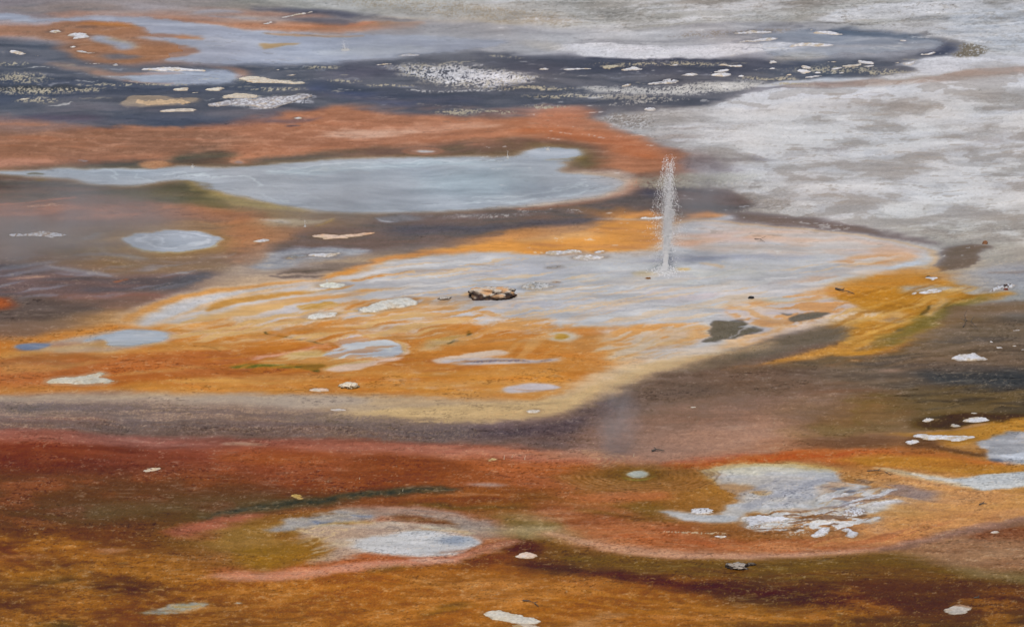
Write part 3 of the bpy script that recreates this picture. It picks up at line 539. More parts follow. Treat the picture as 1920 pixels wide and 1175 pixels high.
    P((84,74,60), "100,960 240,944 400,936 440,950 320,966 160,976", 14, .5, 1.4)
    P((134,78,48), "620,934 760,928 900,922 1000,920 1040,930 900,944 760,942 640,942", 6, .7, 1.2, c2=(146,90,54))
    P((96,78,40), "740,942 840,940 860,950 980,946 960,952 860,954 760,948", 3, .7, 1.2)
    # --- lower pale pan
    P((172,100,72), "300,1008 340,988 400,970 480,962 580,952 700,944 800,946 900,964 960,990 940,1020 860,1050 700,1070 580,1086 460,1084 380,1076 420,1060 500,1040 380,1010", 6, .6, 1.2)
    P((146,110,58), "400,1000 440,974 520,960 620,954 700,958 640,1000 620,1040 560,1064 460,1068 400,1056 460,1040 380,1020", 8, .9, 1.3, c2=(128,90,48), nz='bl', wet=.4)
    P((154,140,130), "620,954 720,948 820,952 900,970 960,996 920,1010 860,1000 780,978 700,968 640,962", 5, .9, 1, c2=(160,134,118))
    P((126,84,50), "740,964 800,966 860,978 880,996 840,990 780,976 720,972", 3, .85, 1, c2=(106,66,44))
    P((168,166,164), "500,990 540,976 580,964 640,958 700,962 700,976 620,980 560,990 520,996", 3, .85, 1.2, c2=(150,152,160), st=.4)
    P((178,160,140), "560,990 640,980 740,976 820,984 860,996 780,1020 700,1040 620,1052 580,1062 600,1040 620,1030 600,1014 620,1008 570,1006", 4, .9, 1.3, c2=(172,152,138), nz='st', st=.5)
    P((198,198,200), "656,1014 720,1004 780,990 840,1000 886,1006 900,1014 880,1030 820,1038 740,1040 690,1034 670,1022", 3.5, .95, 1, c2=(188,188,190), nz='gr', wet=.5, g=.6, rec=('pool_water','pan'))
    P((120,128,146), "810,1014 840,1008 880,1004 890,1012 860,1024 826,1022", 2.6, .85, 1, c2=(140,146,158), nz='gr')
    P((204,206,212), "680,1034 760,1034 860,1036 880,1030 860,1040 740,1042", 2, .7, 1)
    P((198,180,152), "780,984 840,986 880,994 900,1000 880,1002 820,992", 2, .8, .8); S((186,130,74), "790,990,.6 840,994,1.6 880,996,1", 1.4, .8)
    for a in ("586,974,1 600,982,2 612,978,1","660,966,1.5 680,970,2.5 692,968,1"):
        S((110,122,146), a, 1.6, .8, 1)
    S((170,136,66), "600,984,1 640,978,2.4 690,980,1", 3, .6)
    for a in ("560,994,.4 590,990,.7 620,984,.4","580,1004,.6 610,1012,1 640,1000,.5","600,1016,.5 640,1020,.9 680,1026,.5","550,990,.4 570,996,1 600,998,.4","600,1002,.4 630,996,.9 650,990,.4","570,1022,.4 600,1010,.8 620,1006,.5"):
        S((212,186,144), a, .8, .75, 1.4)
    P((156,112,44), "430,1030 520,1020 600,1028 620,1036 590,1056 520,1066 440,1060", 6, .7, 1.3, c2=(136,100,48))
    P((198,136,112), "380,1076 480,1080 560,1076 640,1062 700,1052 800,1046 860,1040 900,1028 960,1010 940,1024 880,1040 850,1056 800,1052 700,1062 640,1074 560,1088 460,1086", 2.8, .9, .8, c2=(190,122,98), g=.4)
    P((196,164,150), "760,1046 850,1044 840,1056 790,1052", 2, .7, 1)
    P((94,76,32), "680,1068 740,1056 790,1060 750,1072 700,1076", 4, .7, 1.4)
    # --- bottom orange-brown
    P((152,92,40), "440,1092 560,1090 700,1076 860,1060 960,1040 1000,1070 1100,1090 1240,1100 1360,1120 1300,1180 440,1180", 12, .75, 1.4, c2=(168,104,52), nz='bl', lo=.35, hi=.7, g=.7)
    P((176,118,68), "820,1090 900,1076 960,1080 1000,1100 960,1120 880,1112", 12, .5, 1.8)
    P((118,68,30), "900,1040 960,1010 1000,1014 1020,1034 960,1050 900,1060 860,1064", 6, .8, 1.2, c2=(96,58,30))
    P((78,48,32), "940,1018 970,1008 1000,1020 1014,1034 1000,1040 940,1032", 4.5, .8, 1.2)
    P((84,52,32), "960,1052 1040,1050 1140,1062 1280,1078 1400,1096 1560,1112 1700,1120 1700,1140 1560,1140 1400,1120 1240,1100 1100,1080 1000,1066", 7, .85, 1.3, c2=(72,50,30), nz='st', g=.8)
    P((114,88,48), "1000,1010 1080,1028 1160,1044 1300,1056 1440,1058 1600,1048 1720,1056 1840,1076 1800,1090 1640,1082 1480,1092 1300,1084 1140,1066 1040,1046", 8, .85, 1.2, c2=(106,76,42), nz='st', g=.5)
    P((84,80,60), "1020,1140 1060,1132 1000,1130", 2, .1)
    P((92,72,34), "780,1152 820,1136 880,1126 900,1132 850,1148 800,1160", 4, .75, 1.3)
    P((168,108,52), "1200,1120 1320,1130 1440,1140 1600,1152 1560,1162 1400,1158 1240,1150", 8, .6, 1.4, c2=(150,96,44), nz='bl')
    P((84,64,32), "1440,1160 1600,1156 1800,1160 1990,1150 1990,1260 1440,1260", 8, .6, 1.4, c2=(104,72,34))
    P((88,58,36), "1560,1100 1640,1100 1680,1124 1740,1130 1840,1110 1990,1104 1990,1140 1800,1160 1640,1150 1560,1130", 10, .7, 1.5, c2=(108,68,38), nz='bl')
    P((204,160,118), "1060,1170 1120,1150 1180,1144 1150,1160 1100,1178", 4, .5, 1.4)
    E((216,176,140), 205, 1031, 14, 4, .5, .7)
    P((170,180,182), "254,1152 300,1140 330,1128 370,1126 396,1130 380,1140 340,1148 310,1152", 2, .95, 1, c2=(150,150,130), nz='gr'); S((184,150,80), "334,1136,1.5 360,1136,2 370,1134,1", 1.5, .7)
    P((200,206,206), "434,1130 446,1127 458,1129 446,1131", .8, .9, .3)
    P((146,98,42), "0,1060 120,1064 160,1080 100,1096 0,1100", 9, .6, 1.8); P((62,54,40), "60,1080 140,1074 150,1086 100,1096 70,1092", 7, .5, 1.6)
    P((150,100,70), "-100,1044 60,1040 120,1036 60,1050 -100,1056", 3, .6, 1.6); E((170,110,80), 200, 1032, 40, 6, .7, .5)
    E((64,60,36), 110, 1172, 40, 10, .6, .7)
    # --- centre-bottom rose/olive swirl
    P((154,92,62), "1000,944 1060,940 1160,950 1240,970 1300,984 1280,1000 1400,1010 1560,1010 1700,990 1760,960 1880,960 1840,980 1740,1010 1640,1026 1500,1036 1360,1040 1240,1036 1140,1012 1060,990 980,960", 8, .85, 1.3, c2=(166,106,70), nz='st')
    P((130,106,62), "960,960 1040,970 1060,990 1100,1010 1060,1016 980,996 930,980", 8, .8, 1.3, c2=(148,124,86))
    P((158,140,104), "900,990 1000,980 1060,988 1030,1002 960,1006", 8, .7, 1.2)
    P((108,78,38), "1060,950 1140,960 1240,972 1300,980 1230,980 1120,966", 4, .7, 1.2, c2=(120,92,48)); P((120,92,50), "1160,938 1260,948 1240,966 1280,980 1180,960", 6, .7, 1)
    P((192,146,122), "1100,1024 1180,1034 1300,1042 1440,1038 1560,1034 1640,1028 1720,1012 1800,990 1860,974 1990,960 1990,966 1860,982 1780,1004 1700,1022 1600,1036 1440,1046 1300,1048 1180,1042", 2.6, .8, .8, c2=(196,156,138))
    P((188,132,84), "1340,1018 1500,1018 1640,1010 1740,986 1800,950 1990,940 1990,958 1860,970 1760,1004 1640,1024 1500,1030 1360,1028", 5, .8, 1.1, c2=(196,140,92), nz='st')
    S((122,94,80), "1640,1030,1 1700,1018,2 1760,998,2.4 1840,984,1.6 1900,972,1.6 1990,968,1.6", 2, .75, .8)
    P((196,146,86), "1640,880 1720,890 1800,904 1880,924 1990,930 1990,960 1880,956 1780,962 1700,990 1660,990 1700,960 1740,930 1690,910", 7, .85, 1.2, c2=(184,134,90), nz='st', g=.4)
    P((150,108,82), "1700,1020 1780,1008 1860,992 1990,990 1990,1060 1880,1070 1780,1052 1700,1040", 9, .7, 1.3, c2=(160,122,90), nz='st')
    P((116,66,44), "1800,1010 1840,990 1890,984 1990,990 1990,1012 1900,1012", 4, .8, 1.3, c2=(130,80,54), nz='gr')
    P((130,116,78), "1780,1060 1850,1064 1990,1080 1990,1100 1880,1090 1800,1080", 8, .7, 1.3)
    P((196,192,190), "1320,880 1360,870 1440,868 1500,872 1560,880 1580,890 1570,904 1640,912 1620,920 1660,920 1680,918 1670,926 1600,940 1560,956 1500,958 1440,960 1400,960 1380,976 1340,978 1300,978 1270,970 1236,956 1290,958 1330,964 1370,960 1360,950 1380,938 1390,940 1360,920 1320,890", 2.4, .95, 1, c2=(182,184,190), nz='st', wet=.5, h=.01, rec=('pool_water','marbled'))
    P((208,202,180), "1330,878 1400,868 1480,872 1540,878 1500,886 1440,884 1400,894 1360,890 1330,886", 5, .7, 1.4)
    P((176,140,84), "1410,924 1440,918 1450,926 1430,930 1420,930", 2, .9, .6); P((160,112,56), "1350,908 1400,910 1440,920 1400,926 1390,940 1372,938 1350,930 1300,924 1290,916", 4, .7, 1.2)
    P((164,166,178), "1440,910 1500,894 1560,898 1560,914 1500,926 1460,936 1440,930", 6, .7, 1.2)
    P((104,104,114), "1552,918 1570,912 1610,918 1620,926 1590,924 1560,926", 2.5, .9, .8); E((92,88,96), 1622, 902, 18, 5, .5, .85)
    P((128,118,124), "1640,902 1700,908 1760,924 1740,938 1700,942 1640,936 1660,918", 7, .75, 1.2); P((130,134,150), "1574,942 1590,930 1620,930 1680,938 1640,944 1600,940 1584,950", 2, .85, .8)
    P((140,92,56), "1400,968 1480,958 1560,950 1600,962 1640,972 1560,990 1500,1000 1420,1006 1340,1002 1300,990 1380,988", 5, .85, 1.3, c2=(122,82,52), nz='bl')
    P((188,190,194), "1616,976 1640,968 1660,970 1640,980 1624,982", 1.6, .85, .8); P((148,134,136), "1630,996 1660,984 1670,990 1650,1000", 4, .7, 1)
    E((226,224,214), 1480, 990, 80, 14, .6, .9, 1, spk=.66)
    P((190,176,150), "1640,876 1700,884 1760,894 1820,908 1860,918 1840,920 1780,908 1700,894 1640,880", 1.8, .8, .6)
    P((186,190,196), "1690,884 1760,898 1790,898 1830,890 1860,886 1940,884 1990,880 1990,910 1920,912 1880,916 1850,922 1800,908 1740,898", 2.2, .95, 1, c2=(196,198,200), nz='st', wet=.5, rec=('pool_water','ribbon'))
    # rings around the round spring
    P((168,114,66), "1060,900 1100,880 1180,872 1300,872 1340,890 1300,914 1200,922 1100,918", 10, .7, 1.2)
    P((108,78,36), "1120,884 1180,876 1250,880 1250,896 1190,904 1130,900", 6, .8, 1)
    R((112,78,40), 1195, 889, 40, 175, 10, .24, .6, .5, -.4, 3.6)
    R((196,140,92), 1195, 889, 44, 180, 10, .24, .35, .5, .4, 3.0)
    R((112,88,82), 1110, 865, 20, 90, 6, .26, .5, .4, -1.7, 1.2)
    R((206,212,220), 640, 352, 30, 160, 9, .22, .0, .5)
    P((194,122,80), "1050,934 1090,926 1160,918 1230,920 1260,930 1180,942 1120,944", 4, .7, 1.2, c2=(180,106,66))
    P((110,78,48), "960,924 1010,920 1050,936 1000,938", 4, .5, 1.2)
    P((184,170,170), "868,908 900,906 950,908 950,912 880,912", 1.6, .7, .8)
    # scattered dark tufts on mats
    for a in ((240,980,160,18),(370,975,80,8),(120,950,120,22),(220,1100,90,22),(300,1110,60,16),(1400,930,70,12),(1340,905,60,8),(1760,1000,140,20),(1860,1040,100,24),(1320,800,100,8),(1440,850,90,6),(1360,846,90,6),(1180,1080,100,6)):
        E((58,48,42), a[0], a[1], a[2], a[3], .8, .6, 1, spk=.76)
    for a in ((700,1110,300,40),(500,1120,200,40),(1100,1110,160,30)):
        E((196,136,78), a[0], a[1], a[2], a[3], .7, .35, 1, spk=.60)
    pools(m)
    P((138,104,84), '-220,240 0,246 160,244 300,240 420,244 480,262 400,290 200,294 0,296 -220,300', 8, .65, 1.4)
    # --- second pass on the terrace: flow ribbons
    M, T = m.M, m.T
    PE=(206,182,162); O1=(204,144,80); O2=(196,128,58)
    T((188,186,190), "268,608,3 323,580,9 386,560,6 448,547,4 532,536,2.5 573,529,1.5", 3, .95, PE, 4)
    T(O1, "240,600,4 294,570,4 365,551,4 448,540,3 532,531,2 573,526,1", 3, .85, PE, 4)
    T((190,136,66), "390,582,2 430,568,5 473,561,5 532,552,4 590,547,2.5 646,539,1.2", 2, .92, PE, 3)
    T((196,188,186), "400,588,1 450,572,1.6 520,559,1.6 580,554,1.2 640,548,.6", 1.4, .9, PE, 2)
    T(O1, "360,612,3 430,592,5 490,577,4 573,563,2.4 640,556,1.6 690,550,.8", 2.4, .9, PE, 3)
    T(O2, "657,526,1.2 700,519,1.8 761,511,1.4 836,505,.6 880,508,.4", 1, .95, PE, 2)
    T((196,190,194), "610,536,1 648,523,2 700,511,2 750,501,1.4", 1.6, .8, PE, 2)
    P((186,182,188), "494,594 520,582 560,572 600,570 590,580 560,590 556,602 530,610 505,606", 3, .85, 1.2)
    M(O1, "470,600 540,578 640,562 700,556 680,580 640,606 560,622 490,622", -.22, 90, 6, .50, .05, 4, .9, 1)
    P((190,140,60), "560,576 590,568 630,566 640,572 600,580 570,582", 1.6, .85, .8)
    P((202,198,190), "572,592 600,585 625,585 632,590 610,597 585,599", 1.6, .9, .7)
    T((194,150,104), "520,610,1.5 545,618,3 560,606,2 566,594,1.5 590,584,1", 2, .8, PE, 3)
    T(O2, "655,580,2 668,570,2 690,564,1.4 730,560,.9 775,556,.6", 1.6, .9, PE, 3)
    P((198,134,66), "800,574 812,562 850,556 880,548 900,548 892,560 888,568 850,574 820,580 780,590 720,600 660,604 700,590 760,582", 2.4, .95, 1, c2=(206,150,88), nz='st')
    M((186,184,190), "800,586 860,572 900,568 940,570 980,566 940,584 930,606 890,612 850,606", -.10, 60, 7, .46, .06, 4, .9, 5, (206,176,146))
    M(O1, "860,590 920,576 960,590 1000,584 1050,600 1010,610 940,620 880,618", .25, 70, 7, .50, .06, 4, .9, 2)
    M((198,186,184), "640,618 700,606 780,596 860,598 900,606 860,622 780,628 700,634 650,630", -.12, 130, 5, .54, .06, 4, .7, 3, (204,164,116))
    P((166,166,176), "948,576 970,566 1000,562 1040,566 1020,576 1000,588 975,596 950,592", 4, .8, 1.2)
    T(O1, "960,596,.8 1000,584,1 1020,590,.8 1000,600,1", 1, .7)
    M((176,110,52), "820,640 900,630 1000,636 1060,650 1000,668 900,662 830,656", -.1, 120, 7, .56, .08, 5, .6, 4, None)
    M((204,156,98), "960,640 1040,612 1060,640 1030,680 1010,740 960,744 940,700", -.8, 60, 14, .5, .12, 8, .6, 1, None)
    M((198,184,170), "1110,650 1180,620 1300,608 1340,616 1300,640 1220,664 1150,684", -.3, 90, 9, .46, .1, 6, .75, 6, (206,170,124))
    M(O1, "1130,622 1200,606 1320,604 1330,616 1250,640 1160,660", -.25, 70, 8, .53, .06, 4, .8, 2)
    M((186,184,188), "1180,668 1240,650 1330,636 1340,650 1260,668 1200,682", -.25, 100, 8, .5, .08, 5, .6, 0, None)
    # cove swirls right of the jet
    M((206,150,96), "1350,575 1400,552 1500,548 1560,556 1600,572 1560,600 1480,616 1420,612 1380,596", -.08, 80, 8, .54, .04, 4, .85, 5, (208,186,172))
    T((206,150,92), "1360,570,.8 1378,561,1.8 1405,556,1.2 1430,560,.6", 1.2, .9)
    T((206,152,96), "1362,572,.8 1385,578,1.2 1408,586,1.4 1440,600,1.6 1462,600,1", 1.2, .9)
    T((206,158,108), "1385,574,.7 1420,588,.9 1450,598,.8", 1, .8)
    P((206,156,104), "1342,652 1380,634 1425,622 1460,610 1478,600 1486,606 1470,620 1430,638 1380,652", 3, .8, 1, c2=(208,174,140), nz='mo')
    T((200,178,166), "1400,640,1.5 1470,622,1.8 1520,606,2 1580,592,1.6", 2.4, .8)
    T((198,160,110), "1380,560,1.2 1440,566,1 1500,566,1 1550,558,1", 1.2, .6)
    E((172,180,180), 1450, 562, 36, 5, .6, .6, 1)
    P((206,196,190), "1480,600 1540,592 1600,588 1640,584 1660,592 1600,600 1540,606 1490,612", 4, .6, 1, on=('mo', .45, .55))
    P((120,104,60), "1620,640 1700,606 1760,576 1800,562 1840,556 1800,576 1760,604 1700,634 1640,656", 4, .6, 1, on=('bl', .5, .58))
    P((206,160,84), "1560,640 1640,612 1720,580 1780,560 1760,580 1700,612 1620,650", 4, .5, 1, on=('st2', .52, .6))
    T((204,156,86), "1740,588,.8 1752,576,1.2 1770,568,1 1766,560,.7", 1, .8); S((70,62,40), "1726,590,.8 1738,580,1.4 1746,572,.8", 1, .8)
    M((190,188,190), "1260,424 1380,418 1500,434 1640,452 1740,474 1700,484 1560,480 1400,474 1280,470", .05, 130, 7, .5, .08, 5, .7, 2, (204,172,150))
    M((202,164,136), "1500,520 1600,500 1690,506 1640,520 1560,540 1500,548 1460,540", -.12, 110, 8, .5, .08, 5, .6, 3, None)
    M((172,170,178), "640,530 800,500 960,490 1200,500 1500,500 1500,540 1300,590 1100,600 960,580 800,560 660,560", .03, 170, 10, .52, .12, 10, .5, 6, None)
    M((204,190,178), "700,520 960,500 1200,510 1400,510 1400,570 1200,600 1000,590 800,560", -.1, 110, 6, .56, .1, 10, .5, 1, None)
    M((206,172,140), "960,540 1200,530 1340,540 1340,600 1100,606 960,590", -.25, 140, 5, .60, .05, 6, .6, 5, None)
    M((160,108,44), "1560,560 1640,530 1800,530 1860,548 1760,580 1640,640 1560,650", -.35, 90, 7, .52, .1, 6, .6, 2, None)
    M((206,160,88), "1560,560 1640,530 1800,530 1860,548 1760,580 1640,640 1560,650", -.3, 80, 5, .56, .08, 6, .6, 4, None)
    M((206,158,92), "0,640 300,600 560,620 700,650 700,720 300,720 0,735", -.06, 220, 9, .56, .12, 8, .45, 1, None)
    M((158,88,46), "0,640 300,640 560,640 760,640 960,690 700,720 300,720 0,735", -.06, 200, 8, .56, .12, 8, .4, 6, None)
    M((70,66,70), "1560,660 1760,640 1990,600 1990,800 1700,790 1500,740", -.04, 220, 9, .52, .1, 12, .45, 2, None)
    M((132,112,96), "1560,660 1760,620 1990,590 1990,700 1800,700 1500,740", -.1, 130, 5, .60, .07, 10, .5, 4, None)
    M((116,96,66), "1440,740 1700,720 1900,700 1990,760 1800,780 1500,800", -.08, 160, 6, .56, .1, 10, .5, 5, None)
    M((150,152,160), "-220,490 200,480 420,500 300,550 0,560 -220,560", -.14, 130, 6, .60, .08, 8, .5, 3, None)
    M((118,100,92), "-220,400 300,380 500,420 460,500 300,520 -220,500", -.06, 220, 7, .54, .12, 10, .4, 5, None)
    # --- broken sheets and stains on the grey plain
    pl = "1300,240 1440,200 1600,200 1990,150 1990,470 1840,450 1700,440 1560,405 1460,350 1340,300"
    M((200,199,200), pl, -.07, 230, 13, .50, .10, 8, .85, 4, None); M((166,161,156), pl, -.07, 160, 9, .58, .10, 8, .6, 2, None); P((202,201,200), pl, 8, .5, 1, on=('bl', .55, .62), wet=.05); P((150,144,138), pl, 8, .55, 1, on=('st', .60, .66))
    P((172,168,164), pl, 8, .7, 1, on=('mo', .60, .66)); P((204,203,202), pl, 8, .6, 1, on=('st2', .62, .68)); P((142,132,124), pl, 8, .45, 1, on=('bl', .42, .38))
    P((188,184,176), "1560,380 1700,380 1900,370 1990,376 1990,410 1850,420 1700,430 1620,420", 6, .6, 1, on=('bl', .46, .54))
    far = "900,-160 900,40 1100,60 1440,40 1560,44 1800,80 1990,110 1990,-160"
    M((194,194,196), far, -.10, 260, 10, .50, .10, 8, .8, 3, None); P((146,142,136), far, 8, .4, 1, on=('bl', .42, .36)); P((134,128,120), far, 8, .55, 1, on=('mo', .60, .68), g=.9)
    P((148,134,112), "420,-10 600,0 800,30 960,46 1100,52 1100,30 900,10 700,-10", 6, .5, 1, spk=.56)
    # --- foreground mottles
    fg = "-220,1010 200,1000 440,1092 560,1090 700,1076 860,1060 960,1090 1240,1110 1400,1130 1700,1170 1700,1330 -220,1330"
    P((182,120,58), fg, 10, .55, 1, on=('bl', .44, .66)); P((192,140,84), fg, 10, .4, 1, on=('mo', .52, .72)); P((104,70,38), fg, 10, .4, 1, on=('st2', .54, .74))
    P((164,108,60), "1100,1070 1400,1090 1700,1100 1990,1110 1990,1200 1200,1200 1000,1100", 10, .5, 1, on=('bl', .54, .62))
    rd = "-220,840 400,850 900,880 1200,900 1300,980 900,960 600,940 300,980 -220,1000"
    P((156,92,62), rd, 12, .4, 1, on=('bl', .48, .68)); P((86,58,42), rd, 12, .3, 1, on=('mo', .56, .76)); P((176,116,78), rd, 12, .25, 1, on=('mo', .40, .26))
    og = "0,650 300,620 500,630 800,640 1100,700 1000,752 600,736 0,740"
    P((208,158,98), og, 8, .3, 1, on=('mo', .54, .74)); P((168,98,46), og, 8, .3, 1, on=('st2', .50, .72))
    tr = "0,240 500,236 640,200 1040,200 1220,262 1240,300 1000,262 600,284 0,300"
    P((190,138,110), tr, 6, .35, 1, on=('st2', .50, .70)); P((150,96,70), tr, 6, .35, 1, on=('st', .50, .68)); P((206,160,132), tr, 6, .3, 1, on=('mo', .55, .75))
    # lace over the marbled pool's right end
    lc = "1540,900 1600,900 1680,918 1680,950 1640,985 1520,1000 1380,1000 1380,975 1460,960 1540,950"
    P((184,126,72), lc, 6, .5, 1, on=('bl', .50, .60)); P((118,88,64), lc, 6, .5, 1, on=('st', .56, .66))
    M((196,198,204), '1540,905 1600,915 1680,918 1690,935 1640,960 1600,975 1540,960 1520,930', -.25, 50, 6, .50, .06, 4, .85, 2, (190,160,120))
    M((200,202,206), '1380,965 1440,955 1560,950 1600,962 1560,982 1480,990 1400,990', -.05, 60, 6, .46, .06, 4, .85, 4, (180,140,96))
    M((150,150,160), '1420,900 1560,890 1580,915 1500,940 1400,960 1380,945', -.3, 70, 7, .5, .08, 5, .6, 1, None)
    m.terrace = ss(0, 1, np.clip((m.V-450)/40, 0, 1)*np.clip((690-m.V)/40, 0, 1)*np.clip((m.U-250)/100, 0, 1)*np.clip((1900-m.U)/80, 0, 1))
    wi = np.ones(m.U.shape, np.float32)
    for _, q_, k_ in m.rec: wi[q_] = np.where(k_, .3, wi[q_])
    m.soften(8, 2.8, wi*(.30+.6*ss(.42, .6, m.dz))*(1-.75*m.terrace)*(1-.6*ss(.3, .1, m.wet)))
    # --- third pass, lower half
    P((122,98,84), "1190,716 1300,696 1460,700 1560,720 1560,790 1440,800 1240,800 1195,780", 12, .85, 1.4, c2=(104,84,74), nz='bl', g=.6)
    P((94,78,72), "1150,740 1200,708 1320,690 1460,684 1500,700 1400,730 1300,752 1200,770", 9, .6, 1.6, g=.7)
    P((166,130,110), "1060,856 1100,820 1180,800 1300,790 1440,770 1500,780 1480,806 1400,836 1300,856 1180,864", 14, .75, 1.3, c2=(156,116,94), nz='bl')
    P((174,124,98), "980,858 1100,860 1200,866 1300,860 1400,850 1300,840 1180,846 1080,846", 7, .6, 1)
    P((132,100,66), "1440,760 1560,744 1680,748 1700,780 1640,812 1540,820 1440,812", 14, .6, 1.6, c2=(120,98,56), nz='bl')
    band="-220,756 200,754 500,768 700,780 900,792 900,826 700,826 500,812 300,806 -220,806"
    P((176,148,124), band, 6, .55, 1, on=('sp', .52, .64)); P((88,76,78), band, 6, .5, 1, on=('gr', .52, .62))
    P((186,156,126), "0,778 120,776 300,782 500,784 560,788 400,790 200,788 0,786", 4, .5, 1, on=('gr', .42, .56))
    M((96,84,86), band, .02, 160, 7, .5, .1, 8, .5, 2, None)
    P((160,106,92), "-220,806 60,808 200,818 340,826 420,836 300,838 100,830 -220,826", 6, .5, 1.2, g=.5)
    P((106,62,50), "0,850 200,850 340,864 420,880 300,892 100,890 -220,884 -220,846", 12, .5, 1.5)
    P((58,60,56), "380,974 420,960 480,948 540,940 620,928 700,918 780,914 860,916 858,922 780,926 700,930 640,938 560,948 480,954 420,966", 3.5, .85, 1.2, c2=(74,66,54), nz='mo', wet=.6)
    P((88,72,56), "60,960 240,936 400,930 520,924 460,944 360,964 200,976 80,976", 14, .5, 1.6)
    P((164,98,76), "310,996 340,984 380,976 440,966 500,960 470,972 420,984 380,996 340,1008", 4, .75, 1.1)
    M((186,180,172), "520,985 600,962 700,952 820,960 900,985 880,1010 800,1000 700,985 600,995", .03, 130, 9, .5, .14, 7, .45, 3, None)
    P((200,199,200), "640,1016 720,1002 800,990 880,1002 905,1012 860,1036 760,1042 680,1036", 5, .7, 1.2, c2=(186,186,190), nz='mo')
    M((186,172,154), "500,1040 580,1010 640,1000 680,1030 620,1056 560,1064", -.25, 90, 9, .5, .14, 7, .5, 2, None)
    E((128,138,156), 850, 1014, 34, 7, .7, .7, 1.6)
    P((196,146,122), "370,1078 460,1072 560,1070 640,1058 740,1052 840,1048 900,1034 960,1012 975,1016 930,1036 860,1056 760,1062 640,1074 560,1090 440,1092", 4, .7, 1, c2=(190,132,106), nz='mo')
    T((196,152,130), "1040,1002,3 1120,1020,5 1240,1036,6 1360,1042,6 1480,1040,5 1600,1034,4 1700,1020,3 1780,1000,2 1860,984,1", 6, .6, (178,124,90), 8)
    P((184,120,80), "1100,980 1240,1000 1400,1016 1560,1016 1700,1000 1780,976 1700,1016 1600,1032 1440,1036 1260,1030 1140,1010", 8, .6, 1.2, c2=(170,96,58), nz='st2')
    M((196,140,86), "1560,990 1700,960 1800,930 1990,930 1990,960 1860,976 1740,1006 1600,1024 1500,1024", -.28, 170, 8, .5, .1, 7, .6, 1, None)
    M((204,150,92), "1600,880 1700,890 1860,924 1990,935 1990,975 1820,970 1700,980 1650,940", .12, 170, 8, .5, .1, 8, .5, 4, None)
    P((122,94,82), "1640,1030 1720,1014 1800,990 1900,974 1990,966 1990,974 1900,984 1800,1004 1720,1026 1660,1036", 3, .6, 1)
    P((158,122,92), "1700,1036 1800,1010 1990,1000 1990,1066 1880,1076 1780,1064", 12, .6, 1.3, c2=(148,108,78), nz='bl')
    M((86,60,36), "980,1040 1200,1060 1500,1090 1800,1110 1990,1100 1990,1150 1700,1150 1400,1120 1100,1090", .09, 220, 9, .54, .12, 12, .55, 3, None)
    M((182,120,56), "960,1080 1200,1100 1500,1140 1700,1160 1600,1175 1200,1175 960,1140", .13, 200, 9, .54, .12, 12, .5, 6, None)
    M((120,92,46), "1000,1020 1300,1050 1640,1050 1860,1080 1700,1090 1300,1080 1040,1060", .05, 200, 9, .56, .12, 9, .5, 2, None)
    M((190,128,66), "300,1100 700,1080 1000,1080 1100,1150 700,1175 300,1175", -.12, 160, 10, .54, .14, 12, .45, 5, None)
    P((176,84,48), "1240,862 1340,858 1440,848 1560,846 1640,850 1560,858 1440,866 1340,874 1260,880", 4, .6, 1, c2=(168,96,54), nz='mo')
    P((190,160,96), "1316,880 1360,868 1440,864 1520,868 1580,878 1560,884 1440,874 1360,878 1330,892 1350,912 1326,900", 3, .6, 1)
    # heart-notched island and springs: bleeding rims
    P((206,164,128), "76,716 94,707 140,702 170,697 200,694 206,702 196,708 224,713 200,721 150,724 100,722", 2.6, .7, .5)
    # --- grit fields
    P((140,128,114), "1230,66 1340,62 1420,52 1500,54 1400,68 1290,72", 3, .6, 1, spk=.48)
    P((196,196,200), "724,124 770,118 860,118 900,130 960,136 1024,146 1000,152 960,158 930,166 860,164 800,154 770,142 740,136", 5, 1, 1.2, spk=.40, wet=.05, g=.9, c2=(178,172,160), nz='sp', lo=.5, hi=.6)
    P((205,206,212), "800,132 860,120 900,134 980,142 940,154 860,156 800,144", 6, .8, 1.5, spk=.36)
    S((190,188,186), "760,168,1 800,172,2 880,171,2 940,168,1", 1.5, .9, .5, spk=.45)
    P((182,180,176), "1080,164 1150,162 1230,166 1300,158 1400,150 1440,158 1400,168 1330,176 1240,180 1180,176 1110,170", 3.5, 1, 1, spk=.40, g=.9)
    P((170,164,154), "1040,172 1120,176 1200,178 1260,182 1240,192 1180,190 1120,186", 4, .9, 1, spk=.52)
    P((176,172,166), "1100,204 1150,196 1220,186 1300,184 1280,192 1180,198", 3, .9, 1, spk=.56)
    for a in ((35,146,60,9),(60,170,80,7),(145,168,50,4),(70,187,35,5),(20,120,30,4),(210,158,60,3),(300,158,60,2),(600,126,25,3),(640,152,40,3),(520,168,60,3),(730,160,40,3),(860,211,45,5),(930,210,40,3),(500,150,60,3),(1020,200,40,3),(1000,166,70,3),(1180,122,70,4),(1290,120,60,4),(1050,180,60,3),(940,108,30,3),(1560,130,80,8),(1650,136,40,5),(1450,148,60,3),(1480,160,40,2)):
        E((178,168,146), a[0], a[1], a[2], a[3], .5, .95, 1, spk=.52, g=.9)
    P((190,190,192), "400,196 440,186 500,182 560,178 600,178 590,186 540,196 500,204 440,202", 2.5, .95, 1.2, st=.7, spk=.34, wet=.1, c2=(205,206,212), nz='st')
    P((186,180,170), "412,184 430,178 470,174 490,178 470,184 430,186", 1.5, .9, .8, spk=.3)
    P((126,118,112), "1120,222 1170,210 1220,214 1240,236 1190,244", 4, .8, 1, spk=.45)
    P((120,112,98), "1790,84 1830,80 1860,92 1850,100 1820,108 1780,106 1800,96", 2.5, .95, 1, spk=.38, g=.9)
